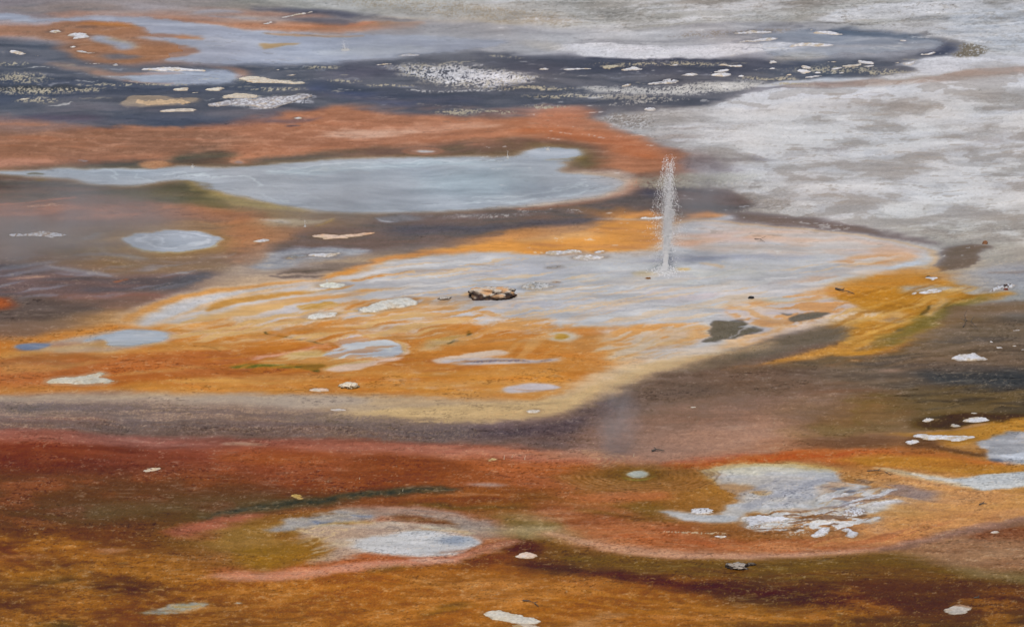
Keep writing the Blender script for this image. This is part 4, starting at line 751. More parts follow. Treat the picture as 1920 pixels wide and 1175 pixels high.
    S((178,172,160), "1390,396,2 1430,394,3 1500,404,1", 2.5, .6, 1, spk=.4)
    S((186,122,92), "0,383,1 80,376,1.2 140,371,.8", 1.4, .7); S((200,160,130), "40,385,.8 110,386,1", 1, .7, 1, spk=.45)
    P((150,144,130), "1190,336 1240,330 1300,326 1380,322 1440,328 1380,342 1280,350 1220,356 1196,348", 4.5, .9, 1.2, spk=.33, wet=.2)
    P((200,204,210), "1576,956 1590,946 1630,948 1630,962 1600,968 1580,964", 2.5, .85, 1.2, spk=.3)
    P((196,198,202), "1394,980 1410,964 1440,964 1520,972 1500,982 1440,990 1400,990", 2.5, .9, 1, spk=.32)
    S((200,186,160), "1240,996,.8 1280,997,1.8 1340,998,1.8 1360,1000,1", 1, .85, .6, spk=.45)
    # crisp litter, ridges and cracks that stay sharp
    k = ss(.70, .74, m.fi)*ss(.50, .6, m.bl)*.35*(1-m.terrace); m.C *= (1-.4*k)[..., None]
    k = ss(.72, .77, m.st2)*ss(.54, .62, m.mo)*.5*(m.V < 480)*(m.U > 900); m.C += (np.array((206, 205, 204), np.float32)-m.C)*k[..., None]
    P((132,122,110), "1300,240 1440,210 1990,160 1990,460 1700,430 1500,390 1380,300", 8, .4, 1, on=('mo', .66, .68))
    P((212,212,214), "1300,240 1440,210 1990,160 1990,460 1700,430 1500,390 1380,300", 8, .6, 1, on=('mo', .36, .34))
    P((70,52,38), "-220,900 600,900 1000,1060 1990,1020 1990,1330 -220,1330", 8, .22, 1, on=('gr', .70, .78))
    P((206,156,98), "-220,1020 600,1090 1000,1060 1990,1120 1990,1330 -220,1330", 8, .3, 1, on=('gr', .28, .20))
    # fine mat texture: thin dark seams and pale ridges that follow the flow
    n = fbm((m.U+30*m.w1u)/60, (m.V+20*m.w1v)/5, 1, 4, .7); r_ = np.abs(n-.5)
    k = ss(.035, .0, r_)*ss(.46, .6, m.bl)*.24*(m.V > 560)*(1-.8*m.terrace); m.C *= (1-k)[..., None]
    n = fbm((m.U-40*m.w1v)/46, (m.V+14*m.w1u)/4.2, 5, 4, .7); r_ = np.abs(n-.52)
    k = ss(.03, .0, r_)*ss(.48, .62, m.mo)*.30*(m.V > 480); m.C += (np.array((214, 190, 160), np.float32)-m.C)*k[..., None]
    n = fbm((m.U+30*m.w1v)/90, (m.V+.05*m.U+10*m.w1u)/6, 6, 5, .7); r_ = np.abs(n-.5)
    pk = ss(900, 1100, m.U)*ss(480, 430, m.V)*ss(.3, .15, m.wet)
    m.C *= (1-.10*ss(.03, .0, r_)*pk)[..., None]; m.C += (np.array((214, 213, 212), np.float32)-m.C)*(ss(.06, .0, np.abs(n-.58))*pk*.30)[..., None]
    # --- last marks on the terrace and the brown ground below it
    P((128,106,94), "1100,800 1160,770 1240,752 1400,742 1560,736 1600,760 1500,800 1300,830 1160,850 1100,840", 12, .65, 1.4, c2=(142,112,94), nz='bl', g=.6)
    P((164,128,108), "1160,850 1200,816 1300,800 1440,782 1500,800 1440,836 1340,856 1200,864", 14, .75, 1.3, g=.6)
    P((150,124,112), "1080,846 1120,810 1160,780 1192,760 1194,850", 8, .45, 1)
    P((104,96,86), "1332,606 1345,600 1370,602 1386,598 1390,604 1380,612 1396,610 1420,616 1418,622 1390,628 1360,636 1334,642 1326,640 1334,628 1328,618", 2, .9, 1, c2=(88,80,72), nz='gr', g=.8)
    S((190,182,178), '1366,634,.3 1384,624,.8 1400,612,.8', .8, .7, .6)
    P((104,98,92), "1474,596 1500,587 1535,584 1562,586 1545,595 1505,602 1482,605", 2, .92, .6, c2=(90,84,78), nz='gr', g=.8)
    S((104,100,96), "1466,587,1 1474,589,1.8 1482,588,1", 1.4, .8, .4)
    P((104,92,82), "1440,636 1500,624 1560,612 1600,614 1592,628 1560,640 1500,654 1440,672 1400,684 1320,694 1250,700 1300,680 1380,660", 6, .8, .8, c2=(92,82,74), nz='gr', g=.8)
    E((196,186,172), 1053, 631, 30, 8, .5, .8, .6); E((180,138,56), 1052, 631, 15, 5, .35, .95, .4)
    T((206,160,110), "1255,420,1.5 1330,412,1.6 1440,424,1.4 1560,434,1.4 1660,448,1.4 1735,464,1.6 1756,480,2 1745,496,1.4", 2.4, .5, (190,184,182), 5)
    P((198,134,62), "1580,512 1660,506 1720,500 1756,500 1800,516 1780,530 1700,536 1620,540 1560,548", 5, .5, 1.2, c2=(186,132,70), nz='st2')
    M((196,140,78), "640,560 800,556 900,570 1060,600 1040,640 800,640 640,620", -.16, 90, 6, .56, .05, 5, .75, 4)
    P((216,162,138), "480,669 540,661 590,650 622,642 622,648 590,655 520,665 470,677", 1.6, .7, .5)
    S((96,80,44), "496,622,.8 500,627,.4 540,633,.4 580,639,.4 612,646,.3 640,646,.2", .7, .8, .3, 0)
    P((196,164,106), "480,680 540,662 600,652 620,660 680,672 720,680 680,690 640,694 600,692 580,684 540,678 500,684", 3, .8, .7, c2=(204,172,126))
    P((104,100,46), "424,685 460,681 520,683 560,684 598,681 612,685 592,690 560,689 500,688 440,689", 1.8, .85, .4, c2=(132,120,58), nz='mo')
    P((72,78,38), "540,685 580,683 600,681 613,684 590,690 604,697 580,693 560,689", 1.4, .8, .4)
    P((214,184,168), "604,692 640,682 700,678 760,664 770,648 760,640 772,650 766,664 730,680 680,692 640,697", 2, .85, .4)
    P((186,186,192), "598,668 620,656 640,650 636,642 626,640 660,630 690,630 720,634 750,643 762,654 754,664 730,670 680,672 630,671", 1.8, .96, .4, c2=(198,198,200))
    P((206,184,180), "620,642 650,632 676,627 694,631 680,637 650,643 636,648", 1.8, .8, .4); S((206,204,196), "700,646,1 720,650,2.6 736,656,1.6", 2, .6)
    P((206,186,170), "806,672 860,664 920,655 950,656 960,663 900,669 850,675 820,679", 2, .8, .5)
    P((184,176,180), "826,673 880,670 960,672 1000,675 1045,671 1050,674 1000,680 950,682 880,683 840,680", 2.2, .85, .5)
    for a in ("868,676,1.4 900,677,2.2 940,676,1.8 975,676,2.2 984,677,1", "1014,676,.8 1024,674,1.4 1034,674,.6"):
        S((116,102,108), a, 1.2, .85, .6, c2=(156,128,106), nz='gr')
    P((190,182,188), "940,728 960,722 1010,718 1046,722 1051,728 1030,732 980,735 950,738", 1.8, .9, .4); S((176,126,84), "962,729,.4 1000,732,.8 1038,732,.5", .8, .8, .2)
    P((160,167,178), "150,641 180,629 240,618 290,618 316,624 318,634 290,644 230,650 200,648 206,640 180,635", 2.4, .9, .5, c2=(170,175,184)); E((196,196,200), 266, 625, 22, 4, .6, .7, 1.4)
    P((112,124,146), "22,646 60,642 84,643 98,646 80,654 50,658 38,652", 1.8, .85, .5)
    # soft peach and tan fringe along the terrace's lower right edge
    S((200,170,126), "940,782,6 1010,772,8 1070,756,9 1116,734,10 1160,712,9 1220,692,8 1300,676,6 1380,660,4 1440,645,3", 9, .75, 1.2, .5, c2=(188,154,112), nz='gr')
    S((208,184,158), "1050,742,4 1100,716,6 1160,692,6 1230,672,6 1310,658,4 1380,642,3", 7, .6, 1.3, .5)
    M((186,184,186), "1180,668 1240,652 1330,636 1350,648 1270,668 1190,684", -.28, 110, 7, .48, .08, 6, .6, 0, None)
    # ripples round the small spring and crusts of the marbled pool
    P((126,90,50), "1050,892 1090,876 1160,868 1240,868 1310,876 1330,890 1290,906 1200,914 1110,910", 9, .45, 1.2)
    R((96,68,38), 1195, 889, 36, 170, 13, .24, .38, .5, -.6, 3.8); R((204,150,102), 1195, 889, 40, 170, 9, .25, .28, .5, .2, 3.1); R((196,160,120), 1100, 862, 20, 90, 6, .26, .4, .4, -1.7, 1.2)
    P((182,180,164), "1172,889 1182,884 1195,881 1208,882 1220,887 1214,893 1200,896 1184,895", 1.6, 1, .3, c2=(176,180,180))
    P((150,142,72), "1160,892 1172,897 1196,901 1220,897 1232,889 1222,894 1200,898 1180,897", 2, .7, .3)
    M((206,208,214), "1380,968 1440,958 1500,962 1560,954 1640,950 1660,972 1600,990 1500,1000 1400,992", -.06, 34, 4, .53, .04, 3, .9, 2, (176,140,104))
    M((112,80,56), "1400,968 1480,960 1560,954 1640,960 1620,990 1500,1002 1400,1000", -.06, 40, 4, .58, .05, 4, .75, 4, None)
    M((204,206,214), "1540,930 1600,915 1680,915 1690,935 1640,948 1560,950", -.2, 50, 5, .54, .05, 4, .8, 5, (150,136,136))
    # round milky spring, swirls of the long pool, streaks of the slate flat: crisp again
    E((150,120,80), 323, 454, 100, 25, .3, .55, 1)
    P((172,177,188), "234,454 244,443 270,436 305,433 340,432 380,435 405,444 414,452 400,461 382,465 352,472 325,471 290,472 258,466 240,462", 1.8, .95, .8)
    S((206,209,217), "270,440,.8 262,448,1.6 275,458,1.2 310,466,1.2 360,462,1.8 390,454,1.8 400,448,.8 380,440,.8 350,438,.8", 1.4, .85, 1)
    for a in ("285,444,.5 300,448,1 292,456,1 310,460,.6", "300,442,.4 330,440,.6 360,443,.4", "345,458,1.4 370,456,2 390,450,1", "262,452,.5 280,448,.7 296,450,.5"):
        S((204,208,216), a, 1, .7, 1.4)
    S((152,156,168), "330,439,.4 362,440,.7 398,447,.4", .8, .6, .8); S((176,160,120), "236,459,.5 262,468,1 300,474,1 352,474,1 392,465,.8 412,455,.5", 1.4, .6, .6)
    for a in ("500,322,.5 600,309,.9 700,304,.8 860,300,.8 955,300,.4","520,330,.4 600,318,.8 700,313,.6 800,308,.3","880,372,.4 1000,366,1 1080,352,1.1 1110,342,.4","860,380,.6 980,378,1.2 1080,364,1 1130,350,.4","960,370,.4 1040,356,.7 1090,345,.3","490,366,.3 540,378,.6 600,386,.5 660,390,.3","340,330,.5 370,325,1.4 400,330,.8","410,330,.8 470,334,1.4 480,350,.8","300,325,.4 350,322,.7 400,328,.4","210,318,.4 228,326,.8 222,338,.6"):
        S((200,207,209), a, .9, .5, 1.4)
    rs = np.random.RandomState(5)
    for i in range(110):
        u = rs.uniform(0, 1700); v = 108 + rs.rand()*92 + (u > 1200)*(-rs.rand()*40); L_ = rs.uniform(6, 34)
        if v < 122 and u < 700: v += 40
        c_ = ((196,194,190), (176,168,150), (128,130,140), (150,150,156))[rs.randint(4)]
        if u > 1330 and v > 150: continue
        S(c_, "%.0f,%.1f,.2 %.0f,%.1f,%.1f %.0f,%.1f,.2" % (u, v, u+L_, v-.6, rs.uniform(.4, 1.1), u+2*L_, v+rs.uniform(-1.5, .5)), .7, rs.uniform(.4, .9), 1.4)
    for a in ("0,226,2 120,232,3 240,228,2","300,206,3 440,214,4 560,206,3","620,180,4 760,190,6 900,186,3","100,206,3 200,200,4 330,210,2"):
        S((108,102,108), a, 5, .4, 1.6, .6)
    tl = "560,540 700,505 820,485 960,480 1100,500 1180,560 1100,600 960,600 880,575 760,560 640,560"
    M((204,203,205), tl, -.13, 150, 6, .50, .08, 8, .7, 1, None); M((164,165,173), tl, -.11, 170, 7, .54, .09, 8, .55, 4, None); M((206,178,146), tl, -.14, 150, 4, .61, .05, 6, .7, 2, None)
    tr2 = "1100,500 1260,540 1400,520 1560,480 1700,470 1600,520 1480,560 1340,600 1180,610 1060,590"
    M((202,201,203), tr2, -.12, 160, 7, .50, .09, 10, .6, 5, None); M((168,168,175), tr2, -.06, 180, 7, .56, .1, 10, .5, 0, None); M((208,182,154), tr2, -.16, 130, 5, .60, .06, 8, .6, 3, None)
    M((206,162,102), "300,610 440,580 560,560 660,575 840,590 900,610 700,640 480,640 340,640", -.2, 120, 6, .52, .07, 6, .7, 5); M((186,116,50), "340,640 480,600 640,600 840,600 960,625 900,680 640,700 400,700", -.13, 150, 7, .54, .08, 8, .55, 0, None)
    S((196,168,130), "960,786,4 1050,764,7 1110,742,8 1160,716,8 1230,694,7 1310,678,5", 14, .45, 1.8, .8)
    for a, k in ISL: contact_halo(m, a[1])
    m.g = np.maximum(m.g, .75*ss(820, 880, m.V))
    pm = ss(1250, 1400, m.U - .9*np.clip(m.V-300, 0, 200) + .6*np.clip(300-m.V, 0, 150)*0)*ss(150, 200, m.V + .12*(m.U-1400))*ss(455, 410, m.V)*ss(.35, .2, m.wet)
    m.soften(18, 3.2, .5*pm); m.plain = pm
    k = ss(.555, .575, m.bl)*pm*.5; m.C += (np.array((206, 205, 204), np.float32)-m.C)*k[..., None]
    k = ss(.425, .405, m.bl)*pm*.45; m.C += (np.array((148, 141, 134), np.float32)-m.C)*k[..., None]
    k = ss(.66, .69, m.fi)*ss(.5, .58, m.dz)*pm*.5; m.C += (np.array((138, 130, 122), np.float32)-m.C)*k[..., None]
    # --- whole-ground tonal variety of the mats
    k = (m.st-.5)*.18 + (m.st2-.5)*.10 + (m.fi-.5)*.10 + (m.mo-.5)*.26*m.g + (m.bl-.5)*.14 + (m.gr-.5)*.30*m.g
    m.C *= (1+k*(1-.15*m.plain))[..., None]; m.C += (np.array((196,196,198), np.float32)-m.C)*(.12*m.plain)[..., None]
    m.C[..., 0] += 10*m.w1v; m.C[..., 2] -= 8*m.w1v
    # pale wisps and dark specks gather in places
    a = ss(.60, .78, m.fi)*ss(.5, .65, m.dz)*.14; m.C += (np.array((206, 190, 172), np.float32)-m.C)*a[..., None]
    a = ss(.80, .86, m.sp)*ss(.48, .62, 1-m.dz + .4*(m.bl-.5))*.55*m.g; m.C *= (1-.6*a)[..., None]
    a = ss(.82, .88, m.sp[::-1, ::-1])*ss(.52, .66, m.bl)*.5*m.g; m.C += (np.array((200, 186, 160), np.float32)-m.C)*a[..., None]
    L = m.C.mean(-1, keepdims=True); m.C[:] = L + (m.C-L)*.96
    k = ss(125, 75, L[..., 0])*ss(300, 420, m.V)*ss(52, 30, m.C.max(-1)-m.C.min(-1)); m.C *= (1+.15*k)[..., None]; m.C[..., 2] *= 1-.07*k
    m.C[..., 2] -= 4*ss(120, 170, L[..., 0])*ss(380, 460, m.V)
# ---------------------------------------------------------------- pools and springs (their outline is also cut out as water)
def pools(m):
    P, S, E, R = m.P, m.S, m.E, m.R
    big = "-230,319 0,321 60,318 110,314 160,317 180,315 260,316 320,313 360,312 410,316 480,311 540,305 620,300 720,296 860,294 950,294 974,291 984,283 1010,277 1040,275 1070,277 1090,284 1088,293 1068,301 1046,305 1066,310 1050,316 1062,324 1100,327 1140,330 1166,337 1166,346 1152,357 1120,368 1080,376 1030,381 960,387 860,395 780,398 700,400 620,399 560,391 520,384 480,374 430,364 398,357 382,354 398,352 372,348 366,342 340,338 300,340 270,346 240,349 190,348 160,344 140,338 110,334 75,331 50,330 0,325 -230,324"
    P((176,160,150), '1060,322 1120,318 1190,326 1204,338 1190,354 1150,372 1090,382 1000,390 1000,370 1100,340', 4, .85, .6)
    P((186,148,92), big, 7, .7, .6, sm=1); P((190,122,84), "980,394 1100,384 1180,362 1210,340 1190,330 1160,368 1060,386 960,392", 4, .7, .5)
    P((166,170,174), big, 3.0, 1, .6, sm=1, st=.12, c2=(176,180,184), nz='st', wet=.95, g=.12, rec=('pool_water', 'pale'))
    P((186,174,166), "1080,330 1190,328 1200,340 1170,364 1080,380 960,388 860,394 960,384 1100,366 1160,348", 5, .45, .6)
    P((156,172,178), "820,318 940,312 1000,320 1010,348 940,368 840,366 780,350", 14, .6, 1); P((176,190,194), "480,320 640,310 900,300 960,300 900,308 680,318 560,330", 4, .6, 1, st=.8)
    for i, a in enumerate(("500,322,.7 600,309,1.2 700,304,1 860,300,1 960,300,.6","520,330,.6 600,318,1 700,313,.8 800,308,.5","880,372,.6 1000,366,1.2 1080,352,1.4 1110,342,.6","860,380,.8 980,378,1.6 1080,364,1.2 1140,350,.6","960,370,.5 1040,356,.9 1090,345,.5","490,366,.4 540,378,.8 600,386,.6 660,390,.4","520,350,.4 620,382,.5","340,330,.6 370,325,1.6 400,330,1","200,316,.6 230,326,1 220,338,.8","260,322,.5 262,334,1 280,340,.6","410,330,1 470,334,1.6 480,350,1","300,325,.6 350,322,.8 400,328,.5","430,352,.5 450,358,.8")):
        S((198,206,208), a, 1, .55, 1.3)
    R((192,204,210), 640, 346, 20, 120, 12, .18, .35, .7, -1.4, 1.8); R((190,202,208), 760, 350, 20, 110, 11, .2, .28, .7, -1.2, 1.4)
    R((196,206,212), 365, 329, 8, 46, 4, .24, .6, .5); S((190,160,90), "1022,300,.5 1060,298,1 1090,294,.6", 1, .7)
    P((172,178,186), "984,286 1000,279 1040,276 1075,279 1087,287 1080,294 1050,299 1010,299 990,294", 2, .9, .5, c2=(184,188,194))
    P((120,96,54), "1020,299 1070,297 1100,290 1090,304 1060,300", 2, .5, .6)
    S((92,78,38), "54,326,1 64,325,1.6 78,327,1", 1, .9, .4); S((130,104,34), "73,338,.8 80,337,1.6 86,338,.6", .9, .9, .4)
    # island notch of mud on the left shore and tongues
    S((118,100,66), "340,340,1 380,344,2 400,352,1", 2, .5)
    # round spring
    E((150,118,78), 323, 454, 104, 27, .35, .7, 1)
    P((176,181,192), "234,454 244,442 270,436 305,433 340,432 380,435 405,444 414,452 400,461 382,465 352,472 325,471 290,472 258,466 240,462", 2.4, 1, .6, wet=.8, g=.1, rec=('hot_spring', 'round'))
    S((202,206,216), "270,440,1 262,448,2 275,458,1.6 310,466,1.4 360,462,2 390,454,2 400,448,1 380,440,1 350,438,1", 2, .8, .9)
    S((204,208,216), "290,446,1.6 320,450,1 345,458,1.6 370,456,2", 1.6, .6, 1.2); R((200,205,214), 323, 453, 20, 84, 6, .22, .45, .6)
    E((164,170,184), 320, 452, 26, 6, .5, .6); S((150,154,166), "330,440,.5 360,441,.8 395,447,.5", .8, .7)
    # ring spring, lower right
    E((140,112,62), 1195, 889, 30, 9, .5, .7, .6)
    P((182,180,164), "1176,888 1182,884 1195,882 1208,883 1218,887 1214,892 1200,895 1186,894", 1.6, 1, .3, c2=(172,178,180), wet=.8, rec=('hot_spring', 'ring'))
    S((158,162,166), "1190,889,1 1198,891,1.6 1205,889,1", 1.2, .7, .6)
    # little ring on the brown mud above the pale pool
    E((190,130,100), 796, 283, 38, 7, .25, .9, .4); E((110,92,80), 796, 283, 32, 5.4, .25, .9, .4)
    E((186,138,112), 796, 283, 27, 4, .3, .8, .4); E((198,196,196), 798, 283.5, 18, 2.2, .3, .95, .5)
    E((186,134,96), 288, 308, 30, 7, .25, .8, .5); R((206,160,120), 290, 308, 8, 28, 3, .25, .5, .3)
    E((196,146,116), 442, 303, 15, 4, .3, .8, .5); E((150,140,140), 445, 304, 8, 2, .4, .8, .5)
    S((160,162,170), "146,301,.8 156,302,1.6", 1, .8)
    # olive-cream streaks right of the tongue
    P((174,162,140), "490,416 560,410 600,412 640,406 600,418 560,428 500,424", 3, .75, 1, st=.5)
    S((178,172,168), "500,414,1.6 540,418,2.4", 2, .6); S((178,150,84), "590,424,.6 610,418,1 628,410,.6", 1.4, .7)
    P((152,156,166), "490,486 520,470 560,464 620,464 680,464 690,470 660,478 620,488 560,494 540,504 500,506 480,500", 4, .9, 1.2, c2=(168,168,174), wet=.6)
    P((124,112,104), "530,506 570,498 640,492 700,490 680,498 620,508 560,516 530,512", 4, .85, 1.2, c2=(104,92,86), nz='st', wet=.5)
    for a in ("528,514,.8 560,510,1.4 620,506,.8","530,521,1 560,520,1.6 600,516,.8","550,502,.4 556,504,.8","510,516,1 530,520,1.4"):
        S((82,74,74), a, 1.4, .8, 1)
W=(208,208,213); CR=(206,200,186); TN=(176,162,142); PK=(210,184,170)
ISL = []
def I(*a, **k): ISL.append((a, k))
# --- far upper left
I("small flat white crust on the orange flat, highest one at far left", "86,59 96,56 112,56 118,58 108,61 92,61", W)
I("ragged white crust on the orange flat just left of the little blue inlet", "126,65 144,62 158,63 170,70 152,74 136,74 142,69", W)
I("thin white sliver above the ragged crust on the far orange flat", "141,53 160,51 184,51 170,53 150,54", W, hp=1.2)
I("little white lump on the orange and slate border at far left", "127,90 133,87 142,87 143,90 134,92", W)
I("white dash curving beneath the blue inlet on the far orange flat", "141,96 158,95 166,98 184,98 178,101 160,100", W, hp=1.4)
I("ragged white island in dark water at the far left edge", "14,95 30,94 36,97 54,100 46,104 20,105 26,100", W)
I("small white crust right of the ragged island at the far left edge", "61,105 68,104 76,105 72,107", W, hp=1.2)
I("narrow white crust below the speckled grit patch at far left", "38,185 46,183 58,184 54,188 44,188", CR, hp=1.4)
I("jagged white crust along the dark bank above the oval grey pool", "263,130 290,129 302,125 330,126 342,124 336,127 362,129 392,134 350,134 310,133 292,135 280,131", W)
I("thin pale strip at the dark bank left of the oval grey pool", "150,119 170,118 196,119 180,120", W, hp=1)
I("small pale lump between the strip and the oval grey pool crust", "208,122 214,119 221,120 218,124", (180,182,190))
I("pale crust just below the oval grey pool", "322,168 334,166 344,164 357,166 348,170 330,171", CR)
I("thin pale crust between the oval pool and the large tan slab", "355,174 366,172 379,172 370,175", CR, hp=1.2)
I("pale crust below the right end of the oval grey pool", "387,168 400,166 412,163 424,165 410,170 395,170", CR)
I("large flat tan sinter slab in the slate blue flat", "222,200 232,192 240,183 258,181 285,184 320,184 360,183 374,187 356,190 360,195 330,197 290,201 244,200", (206,194,174), (184,160,132), 2.4, nz='bl', lo=.42, hi=.6)
I("narrow tan crust just below the large tan slab", "298,209 312,206 330,206 350,203 373,206 362,210 342,209 320,210 305,211", (192,182,170), hp=1.8)
I("cream crust with tan mottling right of the large tan slab", "415,184 430,178 452,175 476,177 484,181 460,185 434,185 420,187", (200,188,170))
I("long pale wedge of sinter pointing right from the oval grey pool", "452,147 470,143 500,146 530,150 578,156 545,158 500,156 470,155 456,151", (204,196,182), (186,170,150), 2)
I("broad broken white crust at the right of the tan slabs", "388,198 404,193 430,190 452,187 480,186 520,181 556,178 592,178 586,183 556,187 546,194 530,199 512,204 496,203 480,201 450,198 420,199 400,200", W, (150,146,148), 2, nz='gr', lo=.42, hi=.55, w=.7)
I("small bright white crust on the terracotta band", "547,221 556,219 567,220 562,222 552,223", W, hp=1.3)
I("thin slanting white ledge at the top left shore", "522,33 540,29 562,25 584,22 589,24 566,28 540,33", W, hp=1.8)
I("small white ledge under the slanting ledge at the top left shore", "489,45 500,41 511,40 508,43 496,46", W, hp=1.2)
I("small white crust on the slate flat left of the big white grit field", "533,141 544,139 552,137 554,139 544,142 534,142", W, hp=1.3)
I("slanted white sliver at the upper left corner of the big white grit field", "702,121 716,120 730,119 744,117 734,121 712,123", W, hp=1.6)
I("lens-shaped white crust in the far pale pool", "738,105 752,102 770,100 788,102 784,105 760,106", (188,190,198), hp=1.2)
I("tiny white crust at the far pool's lower shore", "515,131 522,129 530,128 522,132", W, hp=1)
# --- far centre, scattered islets
I("white crust right of the big white grit field", "1006,132 1014,129 1026,129 1028,132 1016,133", W)
I("long thin white strip in the far centre channel", "1052,131 1070,129 1090,128 1122,130 1100,132 1070,133", W, hp=1.2)
I("mottled yellowish crust in the far centre channel", "1125,126 1140,121 1160,122 1166,126 1150,130 1130,129", (190,182,162), dark=(120,112,98))
I("ragged white crust at the right end of the thin strip", "1160,132 1172,129 1180,124 1192,126 1196,129 1212,130 1190,132 1170,133", W)
I("flat oval white crust with a dark lower lip, far centre right", "1262,142 1274,140 1292,138 1306,139 1309,142 1294,145 1276,144", W)
I("narrow white crust above the round one, far centre right", "1324,136 1340,134 1356,131 1370,131 1368,134 1346,137", W, hp=1.5)
I("round-ended white crust right of the flat oval one, far centre right", "1328,143 1334,139 1350,136 1366,137 1371,140 1360,144 1344,144", W)
I("tiny bright white lump right of the round-ended crust", "1384,144 1390,141 1398,142 1396,145 1388,146", W, hp=1.6)
I("double-lobed white crust with dark hollows beneath it", "1216,159 1220,155 1230,154 1242,153 1240,150 1252,148 1266,149 1275,152 1268,156 1250,157 1238,157 1226,159", W, hp=2.4, dark=(60,56,56))
I("small white crust left of the double-lobed one", "1162,162 1168,159 1178,157 1184,159 1180,162 1168,163", W)
I("ragged white crust in the dark strait under the long white bar", "1344,123 1360,120 1366,123 1380,122 1398,123 1390,127 1366,127 1356,124", W, hp=1.5)
I("flat pale crust under the long white bar, left of the strait", "1250,123 1262,121 1276,121 1272,125 1256,125", W, hp=1.4)
I("bright white crust at the foot of the slate flat beside the grey plain", "1209,205 1218,202 1230,202 1234,205 1222,208 1212,207", W)
I("long thin white ledge above the far centre bar", "1362,65 1380,62 1400,60 1406,57 1430,57 1450,60 1440,62 1410,63 1384,66", W, hp=1.5)
I("tapering white bar in the far grey channel", "1374,82 1392,77 1420,74 1450,72 1470,73 1440,78 1404,80", W, hp=1.5)
I("thin white dash at the head of the far grey channel", "1083,76 1098,74 1112,74 1100,76", W, hp=1)
# --- far right slate water
I("white crust in the far grey channel, under the brown shore line", "1482,51 1494,49 1506,50 1500,53 1488,53", W, hp=1.4)
I("little white dash left of the humped crust in the far channel", "1511,58 1520,56 1528,57 1520,59", W, hp=1.1)
I("humped white crust in the far grey channel", "1524,61 1546,57 1562,57 1574,61 1583,65 1566,66 1550,63 1530,63", W, hp=2)
I("thin white dash on the far channel's upper water", "1578,54 1588,53 1597,55 1586,56", W, hp=1)
I("lone white hump in the open far channel", "1683,78 1692,74 1702,76 1705,78 1694,79", W, hp=2)
I("bow-shaped white crust near the dark right end of the channel", "1726,102 1740,101 1748,97 1753,98 1746,103 1732,104", W, hp=1.6)
I("thick white hump where the far channel meets the long white bar", "1476,88 1490,83 1512,80 1530,80 1548,83 1566,86 1540,89 1510,88 1490,90", W, hp=2.2)
I("thin white bar at the top of the dark right basin", "1549,117 1560,115 1574,116 1566,118", W, hp=1.3)
I("large curved white plate at the top of the dark right basin", "1600,115 1614,113 1630,115 1642,121 1630,122 1612,119", W, hp=1.8)
I("flat white plate below the large curved one", "1617,125 1630,123 1643,123 1636,126 1622,127", W, hp=1.6)
I("tan-edged white plate left of the large curved one", "1574,124 1586,121 1602,121 1617,119 1612,124 1596,126 1580,125", (204,198,188), hp=1.6)
I("angular white plate, uppermost of the jumble in the dark right basin", "1498,124 1508,121 1520,123 1524,128 1514,129 1504,127", W, hp=1.8)
I("broad white plate at the centre of the jumble in the dark right basin", "1490,133 1500,130 1514,132 1518,137 1506,139 1496,137", W, hp=2)
I("small white plate at the right of the jumble in the dark right basin", "1519,137 1526,134 1538,135 1538,138 1526,139", W, hp=1.4)
I("long white plank-like plate at the lower edge of the dark right basin", "1503,147 1516,144 1530,142 1540,141 1538,144 1520,146", W, hp=1.6)
I("slim white plate right of the plank-like plate", "1569,137 1578,135 1588,135 1584,138 1574,139", W, hp=1.4)
I("pale plate between the jumble and the tan-edged plate", "1550,129 1562,127 1578,126 1572,130 1556,131", W, hp=1.4)
I("small white chip with a notch at the left of the dark right basin", "1468,143 1476,141 1485,139 1480,143 1474,145", W, hp=1.4)
I("white chip under the shore of the long white bar's right end", "1440,118 1450,113 1458,113 1460,117 1450,120", W, hp=1.6)
I("narrow white plate at the left end of the dark right basin", "1436,130 1446,127 1459,128 1450,131", W, hp=1.5)
I("short white crust by the right bank of the dark basin", "1675,119 1683,116 1690,116 1688,119", W, hp=1.3)
I("pale crust merging with the right bank of the dark basin", "1690,120 1704,115 1722,114 1716,119 1700,123", W, hp=1.5)
I("white dash below the tan shallows of the far channel", "1464,106 1474,104 1482,105 1474,107", W, hp=1.1)
# --- left middle
I("white scalloped crust on brown mud at the left edge", "18,440 36,437 58,438 70,435 92,435 112,437 128,441 112,446 92,448 74,443 60,441 40,444 22,445", W, (150,120,90), 2.2, nz='sp', lo=.6, hi=.7, w=.7)
I("pale little crust right of the round milky spring", "474,453 486,450 498,449 507,451 496,455 482,455", (190,188,192), hp=1.6)
I("pinkish domed crust with a long tail in the dark brown tongue", "582,443 592,439 612,438 640,440 664,439 690,437 706,436 680,441 650,445 620,449 600,448", (210,186,168), (204,156,120), 1.8, nz='bl')
I("bright white block of crust in the grey shoal left of centre", "576,479 590,475 612,475 645,474 634,478 628,482 606,483 588,481", W, hp=2.2)
I("low grey crust at the left of the bright block in the shoal", "532,484 548,478 572,478 580,481 560,485 540,486", (140,142,146), (120,118,114), 1.4)
I("cream dome at the upper left of the lilac apron", "594,534 606,530 628,529 646,533 650,536 634,540 606,540", (206,206,196), (198,200,176), 1.4, name="sinter_mound", cat="sinter mound")
I("long cream ridge-backed mound left of the dark rock outcrop", "672,582 686,574 710,566 738,561 768,558 782,564 776,572 744,577 712,584 690,586", (204,202,194), (190,186,172), 3.2, name="sinter_mound", cat="sinter mound", nz='bl', lo=.5, hi=.65)
I("small cream mound below the apron streaks, left of the ridge-backed mound", "570,594 590,587 618,584 636,587 630,594 600,599 578,599", (200,198,190), hp=1.6, name="sinter_mound", cat="sinter mound")
